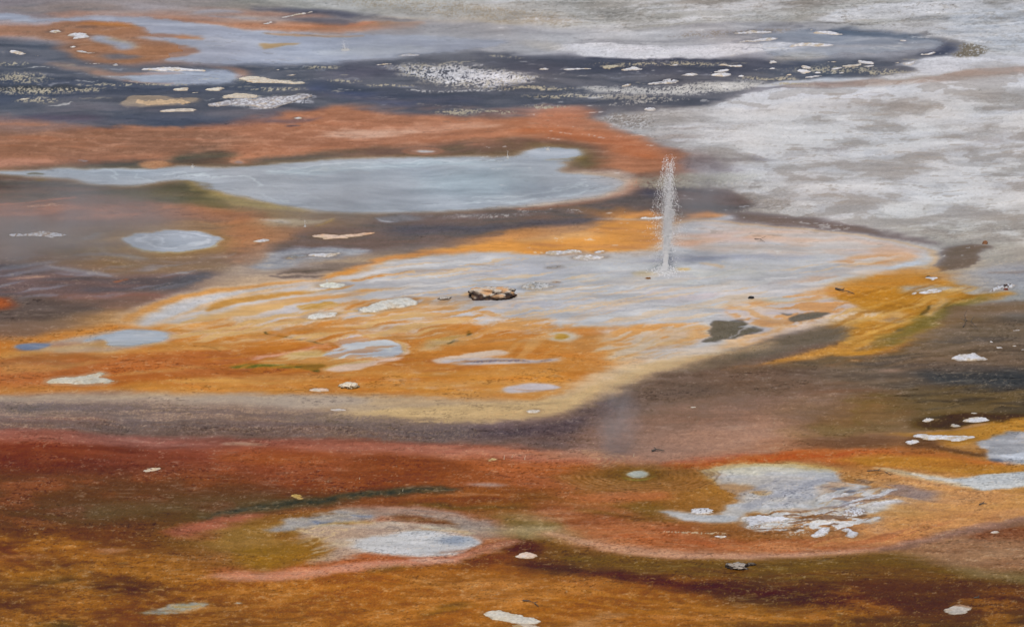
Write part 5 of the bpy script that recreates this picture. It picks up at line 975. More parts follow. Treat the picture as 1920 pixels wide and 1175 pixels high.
I("white frothy crust in the middle of a cluster behind the dark outcrop", "1072,484 1080,479 1096,476 1112,478 1130,480 1142,479 1130,484 1110,486 1090,488", W, hp=1.8)
I("curved white crust, leftmost of the cluster on the apron's far edge", "1026,474 1044,470 1070,469 1094,471 1084,474 1060,474 1044,478 1034,478", W, hp=1.8)
I("small white crust, rightmost of the cluster on the apron's far edge", "1110,472 1124,469 1140,470 1134,474 1118,475", (188,190,198), hp=1.4)
I("thin white crust on the dark notch just left of the jet", "1194,409 1206,406 1226,407 1246,405 1244,410 1220,411", W, hp=1.6)
I("smooth grey lens of crust on the apron below the white cluster", "1022,501 1036,498 1052,497 1058,500 1046,503 1030,503", (150,150,152), hp=1.4)
I("rough grey-white mound right of the dark rock outcrop", "976,538 990,530 1006,528 1024,531 1044,536 1030,540 1012,544 990,544", (188,188,188), (164,164,162), 3.2, name="sinter_mound", cat="sinter mound", dark=(140,140,138))
I("thin brown-flecked crust above the rough grey-white mound", "1028,528 1040,526 1056,527 1046,529", (150,128,110), hp=1)
I("small white crusts heaped on the yellow-brown shore at right", "1728,521 1740,518 1748,520 1762,520 1756,523 1748,527 1740,524", W, hp=1.8)
I("smooth white oval cobble of crust on the yellow mat at right", "1701,551 1708,548 1718,549 1718,553 1708,555", W, hp=2.2)
I("white loaf-shaped crust right of the white oval cobble", "1718,550 1730,547 1744,543 1758,543 1764,547 1750,551 1730,553", W, hp=2.2)
I("broken white crust ridge with brown stones at the right shore", "1840,545 1858,540 1872,536 1892,533 1906,535 1896,541 1876,543 1860,548", (190,192,198), (130,116,110), 2.2, nz='sp', lo=.55, hi=.68, dark=(70,60,56), w=.7)
# --- lower left
I("pale heart-notched crust island on the orange mat at left", "84,716 94,710 116,706 142,705 158,704 168,700 184,697 200,698 196,703 184,707 200,709 216,712 220,714 200,718 170,720 140,720 110,719 92,719", (200,194,178), (186,176,154), 1.4, nz='bl', sm=2, w=.3)
I("flat pale crust beside the little white rock on the orange mat", "574,729 588,726 606,727 616,730 606,733 586,733", (206,180,160), hp=1.2)
I("tiny white oval crust in an orange halo on the tan rim", "612,768 624,766 642,767 648,769 634,772 620,771", (200,190,188), hp=1.3)
I("white-centred crust with a brown rim at the tan shelf's lower edge", "984,770 996,768 1018,767 1012,772 996,775 988,773", (206,196,184), hp=1.8)
I("pale wedge-shaped crust on the red-brown mat at lower left", "262,883 276,877 296,876 306,879 290,885 274,887", (196,176,148), hp=1.4)
I("tiny yellowish lump on the red-brown mat at centre left", "613,901 618,899 622,901 618,903", (206,186,130), hp=1.4)
I("yellow-tan broken crust on the dark green streak", "546,934 552,928 558,925 562,928 572,933 564,936 554,934", (190,160,100), (150,116,60), 2)
I("yellowish knob on the orange mat below the purple band", "912,863 918,859 926,858 934,862 926,865 918,865", (190,166,120), (140,104,70), 2)
I("small round pale crust on the dark brown plain near the apron's edge", "1289,764 1298,762 1308,763 1300,766", (206,196,186), hp=1.3)
# --- right
I("bright ragged white crust alone on the dark brown flat at right", "1788,672 1796,667 1808,665 1820,662 1832,665 1844,668 1850,671 1836,673 1822,675 1806,676 1796,675", W, (190,186,180), 2.6, w=.7)
I("small oval white crust on the dark mud, left of a longer one", "1727,787 1734,784 1746,783 1755,785 1748,789 1738,791 1730,790", W, hp=2.2)
I("long oval white crust on the dark mud at right", "1802,787 1814,784 1834,782 1852,784 1862,787 1848,791 1828,792 1810,790", W, hp=2.2)
I("long white plate with a fin tail on the orange shore at lower right", "1708,816 1718,813 1734,814 1748,817 1764,816 1790,816 1812,816 1830,819 1822,824 1804,827 1786,828 1764,824 1744,826 1724,823 1714,820", W, hp=2.6)
I("rounded white plate tucked under the left end of the long finned one", "1693,829 1702,825 1716,824 1722,827 1716,832 1702,835", W, hp=2.2)
I("small crumbled white crust between the two ovals and the orange shore", "1778,796 1786,792 1792,795 1797,799 1786,800", (180,176,170), hp=1.6)
I("thin white sliver above the long oval crust on the dark mud", "1818,775 1826,772 1836,774 1828,776", (190,188,184), hp=1.2)
for k, (lab, pts) in enumerate((
 ("pale crust at the left end of the flake-strewn mud at right", "1722,641 1730,637 1740,636 1738,641 1728,643"),
 ("bright white flake right of the leftmost pale crust on the flake-strewn mud", "1757,638 1766,635 1776,638 1768,640"),
 ("long white flake, topmost on the mud by the right edge", "1850,610 1866,608 1886,610 1868,611"),
 ("topmost small flake against the right edge of the mud", "1902,609 1912,607 1922,609 1910,610"),
 ("flat grey-white flake under the topmost flakes at the right edge", "1890,620 1902,618 1918,619 1904,621"),
 ("bright slanting flake lowest on the flake-strewn mud", "1861,649 1870,648 1884,651 1878,653 1868,652"),
 ("thin long flake left of the bright slanting one", "1826,648 1840,647 1854,648 1840,650"),
 ("white flake right of the bright slanting one", "1892,647 1900,646 1910,648 1900,650"),
 ("narrow flake in the middle right of the flake-strewn mud", "1878,640 1890,640 1904,641 1890,642"),
 ("small square flake at the centre of the flake-strewn mud", "1851,640 1856,638 1863,640 1858,642"),
 ("tiny flake below the dead twig at right", "1812,634 1818,633 1822,635 1816,636"),
 ("pale flake touching the right frame edge above the ragged lone crust", "1908,654 1920,653 1934,655 1918,656"))):
    I(lab, pts, W, hp=1.3, group="white flakes on the brown mud at right")
# --- bottom
I("white crust with a beak at the bottom edge of the photo, centre", "906,1150 914,1145 928,1143 946,1144 958,1148 980,1154 1004,1158 1016,1162 1010,1168 990,1170 964,1167 940,1164 920,1160", (206,200,188), (190,180,162), 2.2, nz='bl')
I("broken pale crust touching the bottom edge below the beaked one", "958,1174 976,1168 1006,1170 1020,1176 1000,1182 970,1182", (196,180,160), (150,120,80), 1.6)
I("pinkish white crust in the dark brown hollow near the bottom centre", "962,1044 972,1038 984,1034 994,1038 1010,1041 996,1045 980,1046", (206,182,164), (196,190,186), 2, w=.6)
I("bright white crust just under the pebble line, lower right", "1334,1004 1346,1002 1358,1003 1367,1006 1356,1010 1344,1008", W, hp=1.6)
I("white rocky crust at the left of the marbled pool", "1294,957 1304,953 1322,953 1336,956 1342,960 1326,963 1306,964", (208,208,212), (140,134,130), 2.8, nz='sp', lo=.6, hi=.7)
I("bright cauliflower white lump below the marbled pool", "1516,1004 1526,998 1534,991 1546,988 1556,992 1558,998 1546,1003 1530,1006", W, (180,180,184), 3, w=.6)
I("forked white crust right of the cauliflower lump", "1582,1005 1590,1000 1580,994 1586,990 1598,993 1610,999 1612,1004 1598,1007", W, (180,180,190), 2.2, w=.5)
I("smooth white slab at the right end of the marbled pool", "1569,928 1574,924 1586,922 1596,924 1592,928 1580,930", W, hp=2)
I("white bulge in the middle of the marbled pool's lower lip", "1392,982 1400,972 1416,966 1436,964 1460,967 1490,971 1500,974 1470,977 1440,978 1420,984 1404,986", W, (180,182,190), 2, w=.7)
I("mottled white crust between the marbled pool and the forked crust", "1578,962 1586,952 1600,948 1616,950 1626,955 1620,963 1600,968 1586,966", (200,202,208), (150,140,136), 1.8, w=.8, nz='sp', lo=.5, hi=.62)
I("small grey-white crust right of the mottled one", "1616,978 1628,972 1644,968 1658,969 1650,974 1632,979", (188,188,190), hp=1.3)
I("pale mound with dark cracks alone on brown mat at the lower right", "1766,1144 1776,1137 1794,1132 1812,1134 1830,1138 1824,1144 1808,1150 1786,1152", (186,178,168), (150,120,96), 2, nz='bl', lo=.5, hi=.62)
I("small white crust in the dark red patch at the right edge", "1854,998 1862,995 1872,994 1876,998 1864,1001", (200,184,176), hp=1.6)

# ---------------------------------------------------------------- materials
def new_mat(name):
    m = bpy.data.materials.new(name); m.use_nodes = True
    return m, m.node_tree.nodes, m.node_tree.links, m.node_tree.nodes["Principled BSDF"]
def mineral_mat(name, rough_dry, rough_wet, spec, bump, fine=.16, water=False):
    m, N, L, B = new_mat(name)
    at = N.new("ShaderNodeAttribute"); at.attribute_name = "Col"
    sf = N.new("ShaderNodeAttribute"); sf.attribute_name = "surf"          # r wetness, g grain
    sp = N.new("ShaderNodeSeparateColor"); L.new(sf.outputs["Color"], sp.inputs[0])
    tc = N.new("ShaderNodeTexCoord")
    mp = N.new("ShaderNodeMapping"); L.new(tc.outputs["Object"], mp.inputs[0])
    mp.inputs["Scale"].default_value = (1, .8, 1)
    n1 = N.new("ShaderNodeTexNoise"); n1.inputs["Scale"].default_value = 22; n1.inputs["Detail"].default_value = 5; n1.inputs["Roughness"].default_value = .7
    L.new(mp.outputs[0], n1.inputs[0])
    nb = N.new("ShaderNodeTexNoise"); nb.inputs["Scale"].default_value = 75; nb.inputs["Detail"].default_value = 3; L.new(mp.outputs[0], nb.inputs[0])
    av = N.new("ShaderNodeMix"); av.data_type = 'FLOAT'; av.inputs[0].default_value = .4; L.new(n1.outputs[0], av.inputs[2]); L.new(nb.outputs[0], av.inputs[3])
    mr = N.new("ShaderNodeMapRange"); mr.inputs[1].default_value = .3; mr.inputs[2].default_value = .7
    mr.inputs[3].default_value = 1-fine; mr.inputs[4].default_value = 1+fine
    L.new(av.outputs[0], mr.inputs[0])
    ga = N.new("ShaderNodeMix"); ga.data_type = 'FLOAT'; ga.inputs[2].default_value = 1
    L.new(sp.outputs[1], ga.inputs[0]); L.new(mr.outputs[0], ga.inputs[3])
    vm = N.new("ShaderNodeVectorMath"); vm.operation = 'SCALE'; L.new(at.outputs["Vector"], vm.inputs[0]); L.new(ga.outputs[0], vm.inputs["Scale"])
    L.new(vm.outputs[0], B.inputs["Base Color"])
    rm = N.new("ShaderNodeMapRange"); rm.inputs[3].default_value = rough_dry; rm.inputs[4].default_value = rough_wet
    L.new(sp.outputs[0], rm.inputs[0]); L.new(rm.outputs[0], B.inputs["Roughness"])
    B.inputs["Specular IOR Level"].default_value = spec
    bp = N.new("ShaderNodeBump"); bp.inputs["Distance"].default_value = .012
    if water:
        n2 = N.new("ShaderNodeTexNoise"); n2.inputs["Scale"].default_value = 5; n2.inputs["Detail"].default_value = 3
        m2 = N.new("ShaderNodeMapping"); m2.inputs["Scale"].default_value = (.6, 1.6, 1); L.new(tc.outputs["Object"], m2.inputs[0]); L.new(m2.outputs[0], n2.inputs[0])
        L.new(n2.outputs[0], bp.inputs["Height"]); bp.inputs["Strength"].default_value = bump
    else:
        L.new(n1.outputs[0], bp.inputs["Height"])
        bs = N.new("ShaderNodeMath"); bs.operation = 'MULTIPLY'; bs.inputs[1].default_value = bump
        L.new(sp.outputs[1], bs.inputs[0]); L.new(bs.outputs[0], bp.inputs["Strength"])
    L.new(bp.outputs[0], B.inputs["Normal"])
    return m
M_GROUND = mineral_mat("mineral_ground", .95, .36, .14, 1.0, fine=.30)
M_WATER = mineral_mat("milky_water", .5, .2, .3, .12, fine=.03, water=True)
M_SINTER = mineral_mat("sinter_crust", .95, .6, .25, 1.0, fine=.12)
M_ROCK = mineral_mat("dark_rock", .9, .5, .4, 1.0, fine=.35)
def flat_mat(name, col, rough=.6, nscale=40, var=.3, alpha=None, trans=0):
    m, N, L, B = new_mat(name)
    n = N.new("ShaderNodeTexNoise"); n.inputs["Scale"].default_value = nscale
    r = N.new("ShaderNodeMix"); r.data_type = 'RGBA'; L.new(n.outputs[0], r.inputs[0])
    r.inputs[6].default_value = (*[c*(1-var) for c in col], 1); r.inputs[7].default_value = (*[min(1, c*(1+var)) for c in col], 1)
    L.new(r.outputs[2], B.inputs["Base Color"]); B.inputs["Roughness"].default_value = rough
    B.inputs["Transmission Weight"].default_value = trans
    return m
M_DROP = flat_mat("white_water_drops", (.96, .96, .97), .35, 3, .03)
_n = M_DROP.node_tree.nodes; _t = _n.new("ShaderNodeBsdfTranslucent"); _t.inputs[0].default_value = (.95, .95, .97, 1); _x = _n.new("ShaderNodeMixShader"); _x.inputs[0].default_value = .3
M_DROP.node_tree.links.new(_n["Principled BSDF"].outputs[0], _x.inputs[1]); M_DROP.node_tree.links.new(_t.outputs[0], _x.inputs[2]); M_DROP.node_tree.links.new(_x.outputs[0], _n["Material Output"].inputs[0])
M_STEM = flat_mat("bleached_stem", (.5, .45, .33), .8)
M_DEAD = flat_mat("dead_wood", (.05, .042, .036), .8)

COL = sc.collection
def link(name, me, mat, parent=None):
    o = bpy.data.objects.new(name, me); COL.objects.link(o)
    if mat: me.materials.append(mat)
    if parent: o.parent = parent
    return o
def tag(o, label=None, cat=None, group=None, kind=None):
    for k, x in (("label", label), ("category", cat), ("group", group), ("kind", kind)):
        if x: o[k] = x
    return o
def albedo(C): return np.clip(lin(np.clip(C, 0, 255))*KA - KB, .004, .9)
def grid_mesh(name, X, Y, Z, C, wet, g, cell=None, origin=(0, 0, 0)):
    nv, nu = X.shape
    idx = np.arange(nv*nu).reshape(nv, nu)
    a, b, c, d = idx[:-1, :-1], idx[:-1, 1:], idx[1:, 1:], idx[1:, :-1]
    quad = np.stack([d, c, b, a], -1).reshape(-1, 4)
    if cell is not None: quad = quad[cell.ravel()]
    co = np.stack([X-origin[0], Y-origin[1], Z-origin[2]], -1).reshape(-1, 3)
    col = np.concatenate([albedo(C), np.ones(C.shape[:2]+(1,))], -1).reshape(-1, 4)
    sf = np.stack([wet, g, 0*wet, 0*wet+1], -1).reshape(-1, 4)
    if cell is not None:
        used = np.unique(quad); rm = np.full(nv*nu, -1); rm[used] = np.arange(len(used))
        quad = rm[quad]; co = co[used]; col = col[used]; sf = sf[used]
    me = bpy.data.meshes.new(name)
    me.vertices.add(len(co)); me.vertices.foreach_set("co", co.astype(np.float32).ravel())
    me.loops.add(quad.size); me.loops.foreach_set("vertex_index", quad.astype(np.int32).ravel())
    me.polygons.add(len(quad)); me.polygons.foreach_set("loop_start", np.arange(0, quad.size, 4, dtype=np.int32))
    me.polygons.foreach_set("use_smooth", np.ones(len(quad), bool))
    at = me.attributes.new("Col", 'FLOAT_COLOR', 'POINT'); at.data.foreach_set("color", col.astype(np.float32).ravel())
    at = me.attributes.new("surf", 'FLOAT_COLOR', 'POINT'); at.data.foreach_set("color", sf.astype(np.float32).ravel())
    me.update(calc_edges=True)
    return me

# ---------------------------------------------------------------- the ground, one sheet out to the horizon
g = 1.5*1.16**np.arange(1, 60)
cg = np.cumsum(g)
left = -230 - cg[cg < 9000][::-1]; right = 2150 + cg[cg < 9000]
top = -170 - cg[cg < 1715][::-1]; bot = 1330 + cg[cg < 2500]
us = np.concatenate([left, np.arange(-230, 2150.1, 1.5), right])
vs = np.concatenate([top, np.arange(-170, 1330.1, 1.4), bot])
gm = Map(us, vs); layers(gm)
X, Y, T = gpos(gm.U, gm.V)
sc_h = (T/F)*3.0
relief = (fbm(X*.6, Y*.6, 0, 4)-.5)*.05 + (gm.gr-.5)*.02*gm.g + (gm.bl-.5)*.03*gm.g + (gm.mo-.5)*.03*gm.g
Z = gm.h + relief*(1-ss(.6, .9, gm.wet))
for _, q, msk in gm.rec: Z[q] = np.where(msk, 0, Z[q])
ground = tag(link("ground", grid_mesh("ground", X, Y, Z, gm.C, gm.wet, gm.g), M_GROUND), kind='structure')

SPRING = {'round': "round milky hot spring with white swirls among brown mats at left", 'teardrop': "teardrop-shaped pale hot spring pool in the orange mat",
          'ring': "tiny pale hot spring circled by ripple rings in red-brown mat"}
for (nm, key), q, msk in gm.rec:
    c = msk[:-1, :-1] & msk[1:, :-1] & msk[:-1, 1:] & msk[1:, 1:]
    if not c.any(): continue
    org = (float(X[q][msk].mean()), float(Y[q][msk].mean()), 0)
    zz = np.full(X[q].shape, .003)
    wetq = np.full(X[q].shape, .9 if key in ('pale', 'round', 'oval', 'tongue', 'ring', 'teardrop') else .6)
    me = grid_mesh(nm, X[q], Y[q], zz, gm.C[q], wetq, gm.g[q], c, org)
    o = link(nm, me, M_WATER); o.location = org
    if nm == 'pool_water': tag(o, kind='structure')
    else: tag(o, SPRING[key], "hot spring")

# ---------------------------------------------------------------- sinter islands: raised crusts with their own outline
def island(label, pts, c=(206, 206, 210), c2=(186, 180, 172), hp=2.2, name="sinter_island", cat="sinter island", w=.35, group=None, sm=1, nz='mo', mat=None, lo=.45, hi=.66, rough=.7, sink=0, dark=None):
    p = parse(pts); u0, v0 = p.min(0)-8; u1, v1 = p.max(0)+8
    su = max(.9, (u1-u0)/110); sv = max(.45, (v1-v0)/60)
    m = Map(np.arange(u0, u1, su), np.arange(v0, v1, sv))
    r = m.dist(pts, 1, w, sm)
    d = np.full(m.U.shape, -9, np.float32); d[r[0]] = r[1]
    tk = min(1, (p[:,1].max()-p[:,1].min())/8)
    d = d + rough*(1.4*(m.gr-.5) + tk*(4.5*(m.st2-.5) + 4*(m.fi-.5)))
    x, y, t = gpos(m.U, m.V); s = float(t.mean())/F
    hz = hp*s*.7
    top_ = ss(-.3, 1.4, d)**.6
    z = -.03 + (hz+.03)*top_*(1+.25*rough*(m.gr-.5)) + hz*.25*ss(1, 7, d)*(.5+m.bl)
    C = np.zeros(m.U.shape+(3,), np.float32) + np.array(c, np.float32)
    k = ss(lo, hi, getattr(m, nz))[..., None]
    C = C*(1-k) + np.array(c2, np.float32)*k
    if dark is not None:
        k = (ss(.58, .7, m.sp)*ss(0, 3, d))[..., None]; C = C*(1-k)+np.array(dark, np.float32)*k
    k = (ss(.56, .70, m.mo)*.45)[..., None]; C = C*(1-k) + np.array((166,146,120), np.float32)*k
    k = ((1-ss(.2, 1.6, d))*.5)[..., None]; C = C*(1-k) + np.array((132,116,96), np.float32)*k
    C *= (1+.25*(m.bl-.5)+.2*(m.gr-.5)+.25*(m.mo-.5))[..., None]
    e = d > -.9
    cell = e[:-1, :-1] & e[1:, :-1] & e[:-1, 1:] & e[1:, 1:]
    if not cell.any(): return None
    org = (float(x[e].mean()), float(y[e].mean()), 0)
    me = grid_mesh(name, x, y, z, C, np.full(m.U.shape, .1), np.full(m.U.shape, .8), cell, org)
    o = link(name, me, mat or M_SINTER); o.location = org
    return tag(o, label, cat, group)
for a, k in ISL: island(*a, **k)
# groups of flakes that nothing tells apart
def scatter(n, region, lab, group, seed, c=W, smin=2, smax=7):
    r = np.random.RandomState(seed); poly = [parse(x) for x in region]
    k = 0
    while k < n:
        p = poly[r.randint(len(poly))]; (a, b), (c_, d) = p[0], p[1]
        u, v = r.uniform(a, c_), r.uniform(b, d)
        L = smin + (smax-smin)*r.rand()**2; hgt = L/AN*.42*(.5+.5*r.rand())
        if hgt < .55: hgt = .55
        an = sorted(r.rand(7)*2*math.pi)
        pts = ' '.join("%.1f,%.1f" % (u+L*math.cos(t)*r.uniform(.7, 1.1), v+hgt*math.sin(t)*r.uniform(.7, 1.1)) for t in an)
        island(lab, pts, c, (176,170,162), hp=1.1, group=group, w=.3, sm=1, rough=.4); k += 1
scatter(62, ["500,120 720,135","700,160 960,175","900,104 1080,122","1000,150 1140,170","1180,126 1440,134","620,170 1000,205","0,72 110,82"],
        "tiny white sinter flake scattered on the dark slate blue flat", "tiny sinter flakes on the slate blue flat", 3)
scatter(40, ["1440,128 1700,146","1440,110 1600,126","1600,104 1740,112","1480,138 1620,146"],
        "tiny pale sinter chip in the dark water of the far right basin", "tiny sinter chips in the far right basin", 4)
scatter(26, ["1760,600 1920,632","1760,632 1920,656","1300,735 1480,765"],
        "tiny pale flake strewn over the dark brown mud at right", "tiny pale flakes on the brown mud", 5, (200,190,178), 3, 7)
scatter(22, ["1240,994 1380,1002","1330,996 1440,1002"],
        "small pale pebble in the line of grit left of the marbled pool's crusts", "pebbles in the grit line", 6, (204,190,166), 2.5, 6)
scatter(20, ["1500,955 1640,985","1440,985 1560,1000"],
        "small white crumb around the crusts below the marbled pool", "white crumbs below the marbled pool", 7, W, 3, 8)

# ---------------------------------------------------------------- rocks
def rock(label, u, v, wpx, hpx, seed, dark=(70,60,54), cap=(190,186,180), capz=.45, orange=None, depth=.7, name="rock"):
    import bmesh
    s = mpp(v); x, y, _ = gpos(u, v); bm = bmesh.new()
    bmesh.ops.create_icosphere(bm, subdivisions=5, radius=1)
    me = bpy.data.meshes.new(name); cols = []; sf = []
    for q in bm.verts:
        n = q.co.copy(); o3 = Vector((seed*3.1, seed*1.7, seed))
        r = 1 + .45*(mnoise.noise(n*1.3+o3)) + .28*mnoise.noise(n*3+o3) + .16*mnoise.noise(n*7+o3) + .07*mnoise.noise(n*17+o3)
        ridg = abs(mnoise.noise(Vector((n.x*5, n.y*5, n.z*2))+o3)); r -= .10*max(0, .25-ridg)*4
        p = n*r; p.z = max(p.z, -.35); p.z = p.z if p.z < .62 else .62+(p.z-.62)*.35
        q.co = Vector((p.x*wpx*s/2, p.y*wpx*s/2*depth, p.z*hpx*s*.95))
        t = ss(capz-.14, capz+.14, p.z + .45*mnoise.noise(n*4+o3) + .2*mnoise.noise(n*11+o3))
        c = np.array(dark, float)*(1+.5*mnoise.noise(n*9+o3))*(1-t) + np.array(cap, float)*t  # dark steep sides: rock colour with the front faces' shade painted in
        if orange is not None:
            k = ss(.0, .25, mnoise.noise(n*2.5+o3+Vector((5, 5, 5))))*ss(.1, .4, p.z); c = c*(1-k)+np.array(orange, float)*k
        cols.append(list(albedo(c))+[1]); sf.append([.2, .8, 0, 1])
    bm.to_mesh(me); bm.free()
    at = me.attributes.new("Col", 'FLOAT_COLOR', 'POINT'); at.data.foreach_set("color", np.array(cols, np.float32).ravel())
    at = me.attributes.new("surf", 'FLOAT_COLOR', 'POINT'); at.data.foreach_set("color", np.array(sf, np.float32).ravel())
    for p in me.polygons: p.use_smooth = True
    o = link(name, me, M_ROCK); o.location = (float(x), float(y), 0)
    return tag(o, label, "rock")
rock("large dark craggy rock outcrop with an orange and white top on the lilac apron", 921, 557, 80, 27, 3, (66,54,45), (186,176,164), .40, (190,152,116), .5)
rock("small grey crumbly rock left of the large dark outcrop", 832, 560, 24, 7, 5, (110,96,84), (170,164,158), .3)
rock("white-topped rock with a dark right side on the orange mat", 656, 724, 36, 10, 7, (96,76,48), (206,196,178), .18)
rock("dark broken rock with grey crevices in olive mat near the bottom right", 1382, 1063, 46, 10, 9, (58,50,44), (160,150,140), .48)
rock("tiny dark stone at the right end of the broken rock near the bottom right", 1408, 1058, 16, 5, 10, (56,48,42), (110,100,90), .6)
rock("small black stone on the pink swirls right of the jet", 1408, 560, 12, 7, 11, (50,48,50), (110,110,112), .8)
rock("small rounded brown stone on the grey plain at the right", 1847, 457, 10, 8, 12, (126,92,70), (150,120,100), .9)
rock("tiny brown stone on the apron just below the jet", 1216, 522, 9, 3, 13, (120,84,48), (160,120,80), .9)
rock("dark brown stone on the white crust ridge at the right shore", 1886, 537, 9, 5, 14, (60,48,46), (90,80,76), .9)
rock("reddish stone below the dark one on the crust ridge at the right shore", 1886, 543, 8, 4, 15, (110,62,48), (140,90,76), .9)
rock("dark stone among the small white crusts on the yellow-brown shore", 1741, 520, 8, 4, 16, (80,66,50), (120,110,100), .9)

# ---------------------------------------------------------------- sticks and stems
def tube(name, pts, radii, mat, parent=None, n=7):
    V, Fc = [], []
    for i, (p, r) in enumerate(zip(pts, radii)):
        d = (Vector(pts[min(i+1, len(pts)-1)])-Vector(pts[max(i-1, 0)])).normalized()
        a = d.orthogonal().normalized(); b = d.cross(a)
        for k in range(n):
            t = 2*math.pi*k/n; q = Vector(p)+a*r*math.cos(t)+b*r*math.sin(t); V.append(tuple(q))
    for i in range(len(pts)-1):
        for k in range(n):
            Fc.append((i*n+k, i*n+(k+1)%n, (i+1)*n+(k+1)%n, (i+1)*n+k))
    Fc.append(tuple(range(n))[::-1]); Fc.append(tuple((len(pts)-1)*n+k for k in range(n)))
    me = bpy.data.meshes.new(name); me.from_pydata(V, [], Fc); me.update()
    return link(name, me, mat, parent)
def stick(label, pts, r, name="driftwood", cat="stick", mat=None, branches=()):
    root = bpy.data.objects.new(name, None); COL.objects.link(root); tag(root, label, cat)
    p = parse(pts, 3); x0, y0, _ = gpos(p[0][0], p[0][1]); root.location = (float(x0), float(y0), 0)
    def w3(q):
        x, y, _ = gpos(q[0], q[1]); return (float(x-x0), float(y-y0), q[2])
    tube("branch" if branches else "stem", [w3(q) for q in p], np.linspace(r, r*.35, len(p))*.7, mat or M_DEAD, root)
    for b in branches:
        q = parse(b, 3); tube("twig", [w3(a) for a in q], np.linspace(r*.6, r*.25, len(q))*.7, mat or M_DEAD, root)
    return root
stick("dark waterlogged stick lying on the pinkish mat below the brown plain", "1222,847,.03 1230,846,.05 1238,847,.05 1246,847,.03", .030, branches=("1230,846,.05 1226,844,.08",))
stick("dead twig with forked arms on the brown mud at the right", "1806,614,.02 1812,609,.10 1820,612,.12 1834,620,.04", .018, branches=("1812,609,.10 1808,604,.16 1812,597,.2", "1812,609,.1 1800,606,.12", "1820,612,.12 1826,606,.16"))
stick("dark narrow log slanting on the yellow and white mat", "1567,543,.03 1578,547,.05 1590,550,.05 1602,552,.02", .034, branches=("1578,547,.05 1584,546,.08",))
stick("thin curved dead twig near the bottom centre", "980,1127,.02 992,1129,.04 1002,1133,.04 1010,1138,.02", .022, branches=("1002,1133,.04 1008,1134,.08",))
stick("short dark stick on the orange mat at the lower right", "1836,947,.02 1842,946,.04 1850,946,.03", .022, branches=("1842,946,.04 1846,944,.06",))
stick("bent dark stick across the mat above the cream streak at lower right", "1626,884,.02 1646,884,.04 1660,887,.04 1670,892,.02", .016, branches=("1646,884,.04 1652,882,.06",))
stick("thin dark stick in the dark patch of the lower right corner", "1826,1122,.02 1834,1122,.04 1838,1124,.03", .020, branches=("1834,1122,.04 1836,1120,.06",))
stick("very thin dead twig at the right of the white apron beyond the jet", "1415,449,.02 1425,452,.05 1434,455,.02", .014, branches=("1425,452,.05 1436,449,.08",))
def stems(label, lst):
    for lab, u, v, hp in lst:
        s = mpp(v)
        stick(lab, "%f,%f,0 %f,%f,%f %f,%f,%f" % (u, v, u+.3, v, hp*s*.5, u+.8, v, hp*s), .010, "reed_stem", "stem", M_STEM)
stems("", (("pale upright stem left of two others below the purple band", 945, 861, 9), ("pale upright stem, middle of three below the purple band", 960, 858, 6),
  ("pale stem with a bright tip, rightmost of three below the purple band", 984, 862, 10), ("lone pale stem on the rim above the ripple rings", 1188, 857, 8),
  ("pale stem standing on the dark red mat, left of centre", 674, 899, 5), ("pale stem standing in the dark green streak", 755, 921, 6)))

# ---------------------------------------------------------------- geyser
def drops(name, pos, rad, mat, parent):
    n = len(pos); O = np.array([[1,0,0],[-1,0,0],[0,1,0],[0,-1,0],[0,0,1],[0,0,-1]], float)
    Fo = np.array([[0,2,4],[2,1,4],[1,3,4],[3,0,4],[2,0,5],[1,2,5],[3,1,5],[0,3,5]])
    sc3 = np.array([1, 1, 1.7])
    co = (pos[:, None, :] + O[None]*rad[:, None, None]*sc3).reshape(-1, 3)
    f = (Fo[None] + 6*np.arange(n)[:, None, None]).reshape(-1, 3)
    me = bpy.data.meshes.new(name); me.vertices.add(len(co)); me.vertices.foreach_set("co", co.astype(np.float32).ravel())
    me.loops.add(f.size); me.loops.foreach_set("vertex_index", f.astype(np.int32).ravel())
    me.polygons.add(len(f)); me.polygons.foreach_set("loop_start", np.arange(0, f.size, 3, dtype=np.int32))
    me.polygons.foreach_set("use_smooth", np.ones(len(f), bool)); me.update(calc_edges=True)
    return link(name, me, mat, parent)
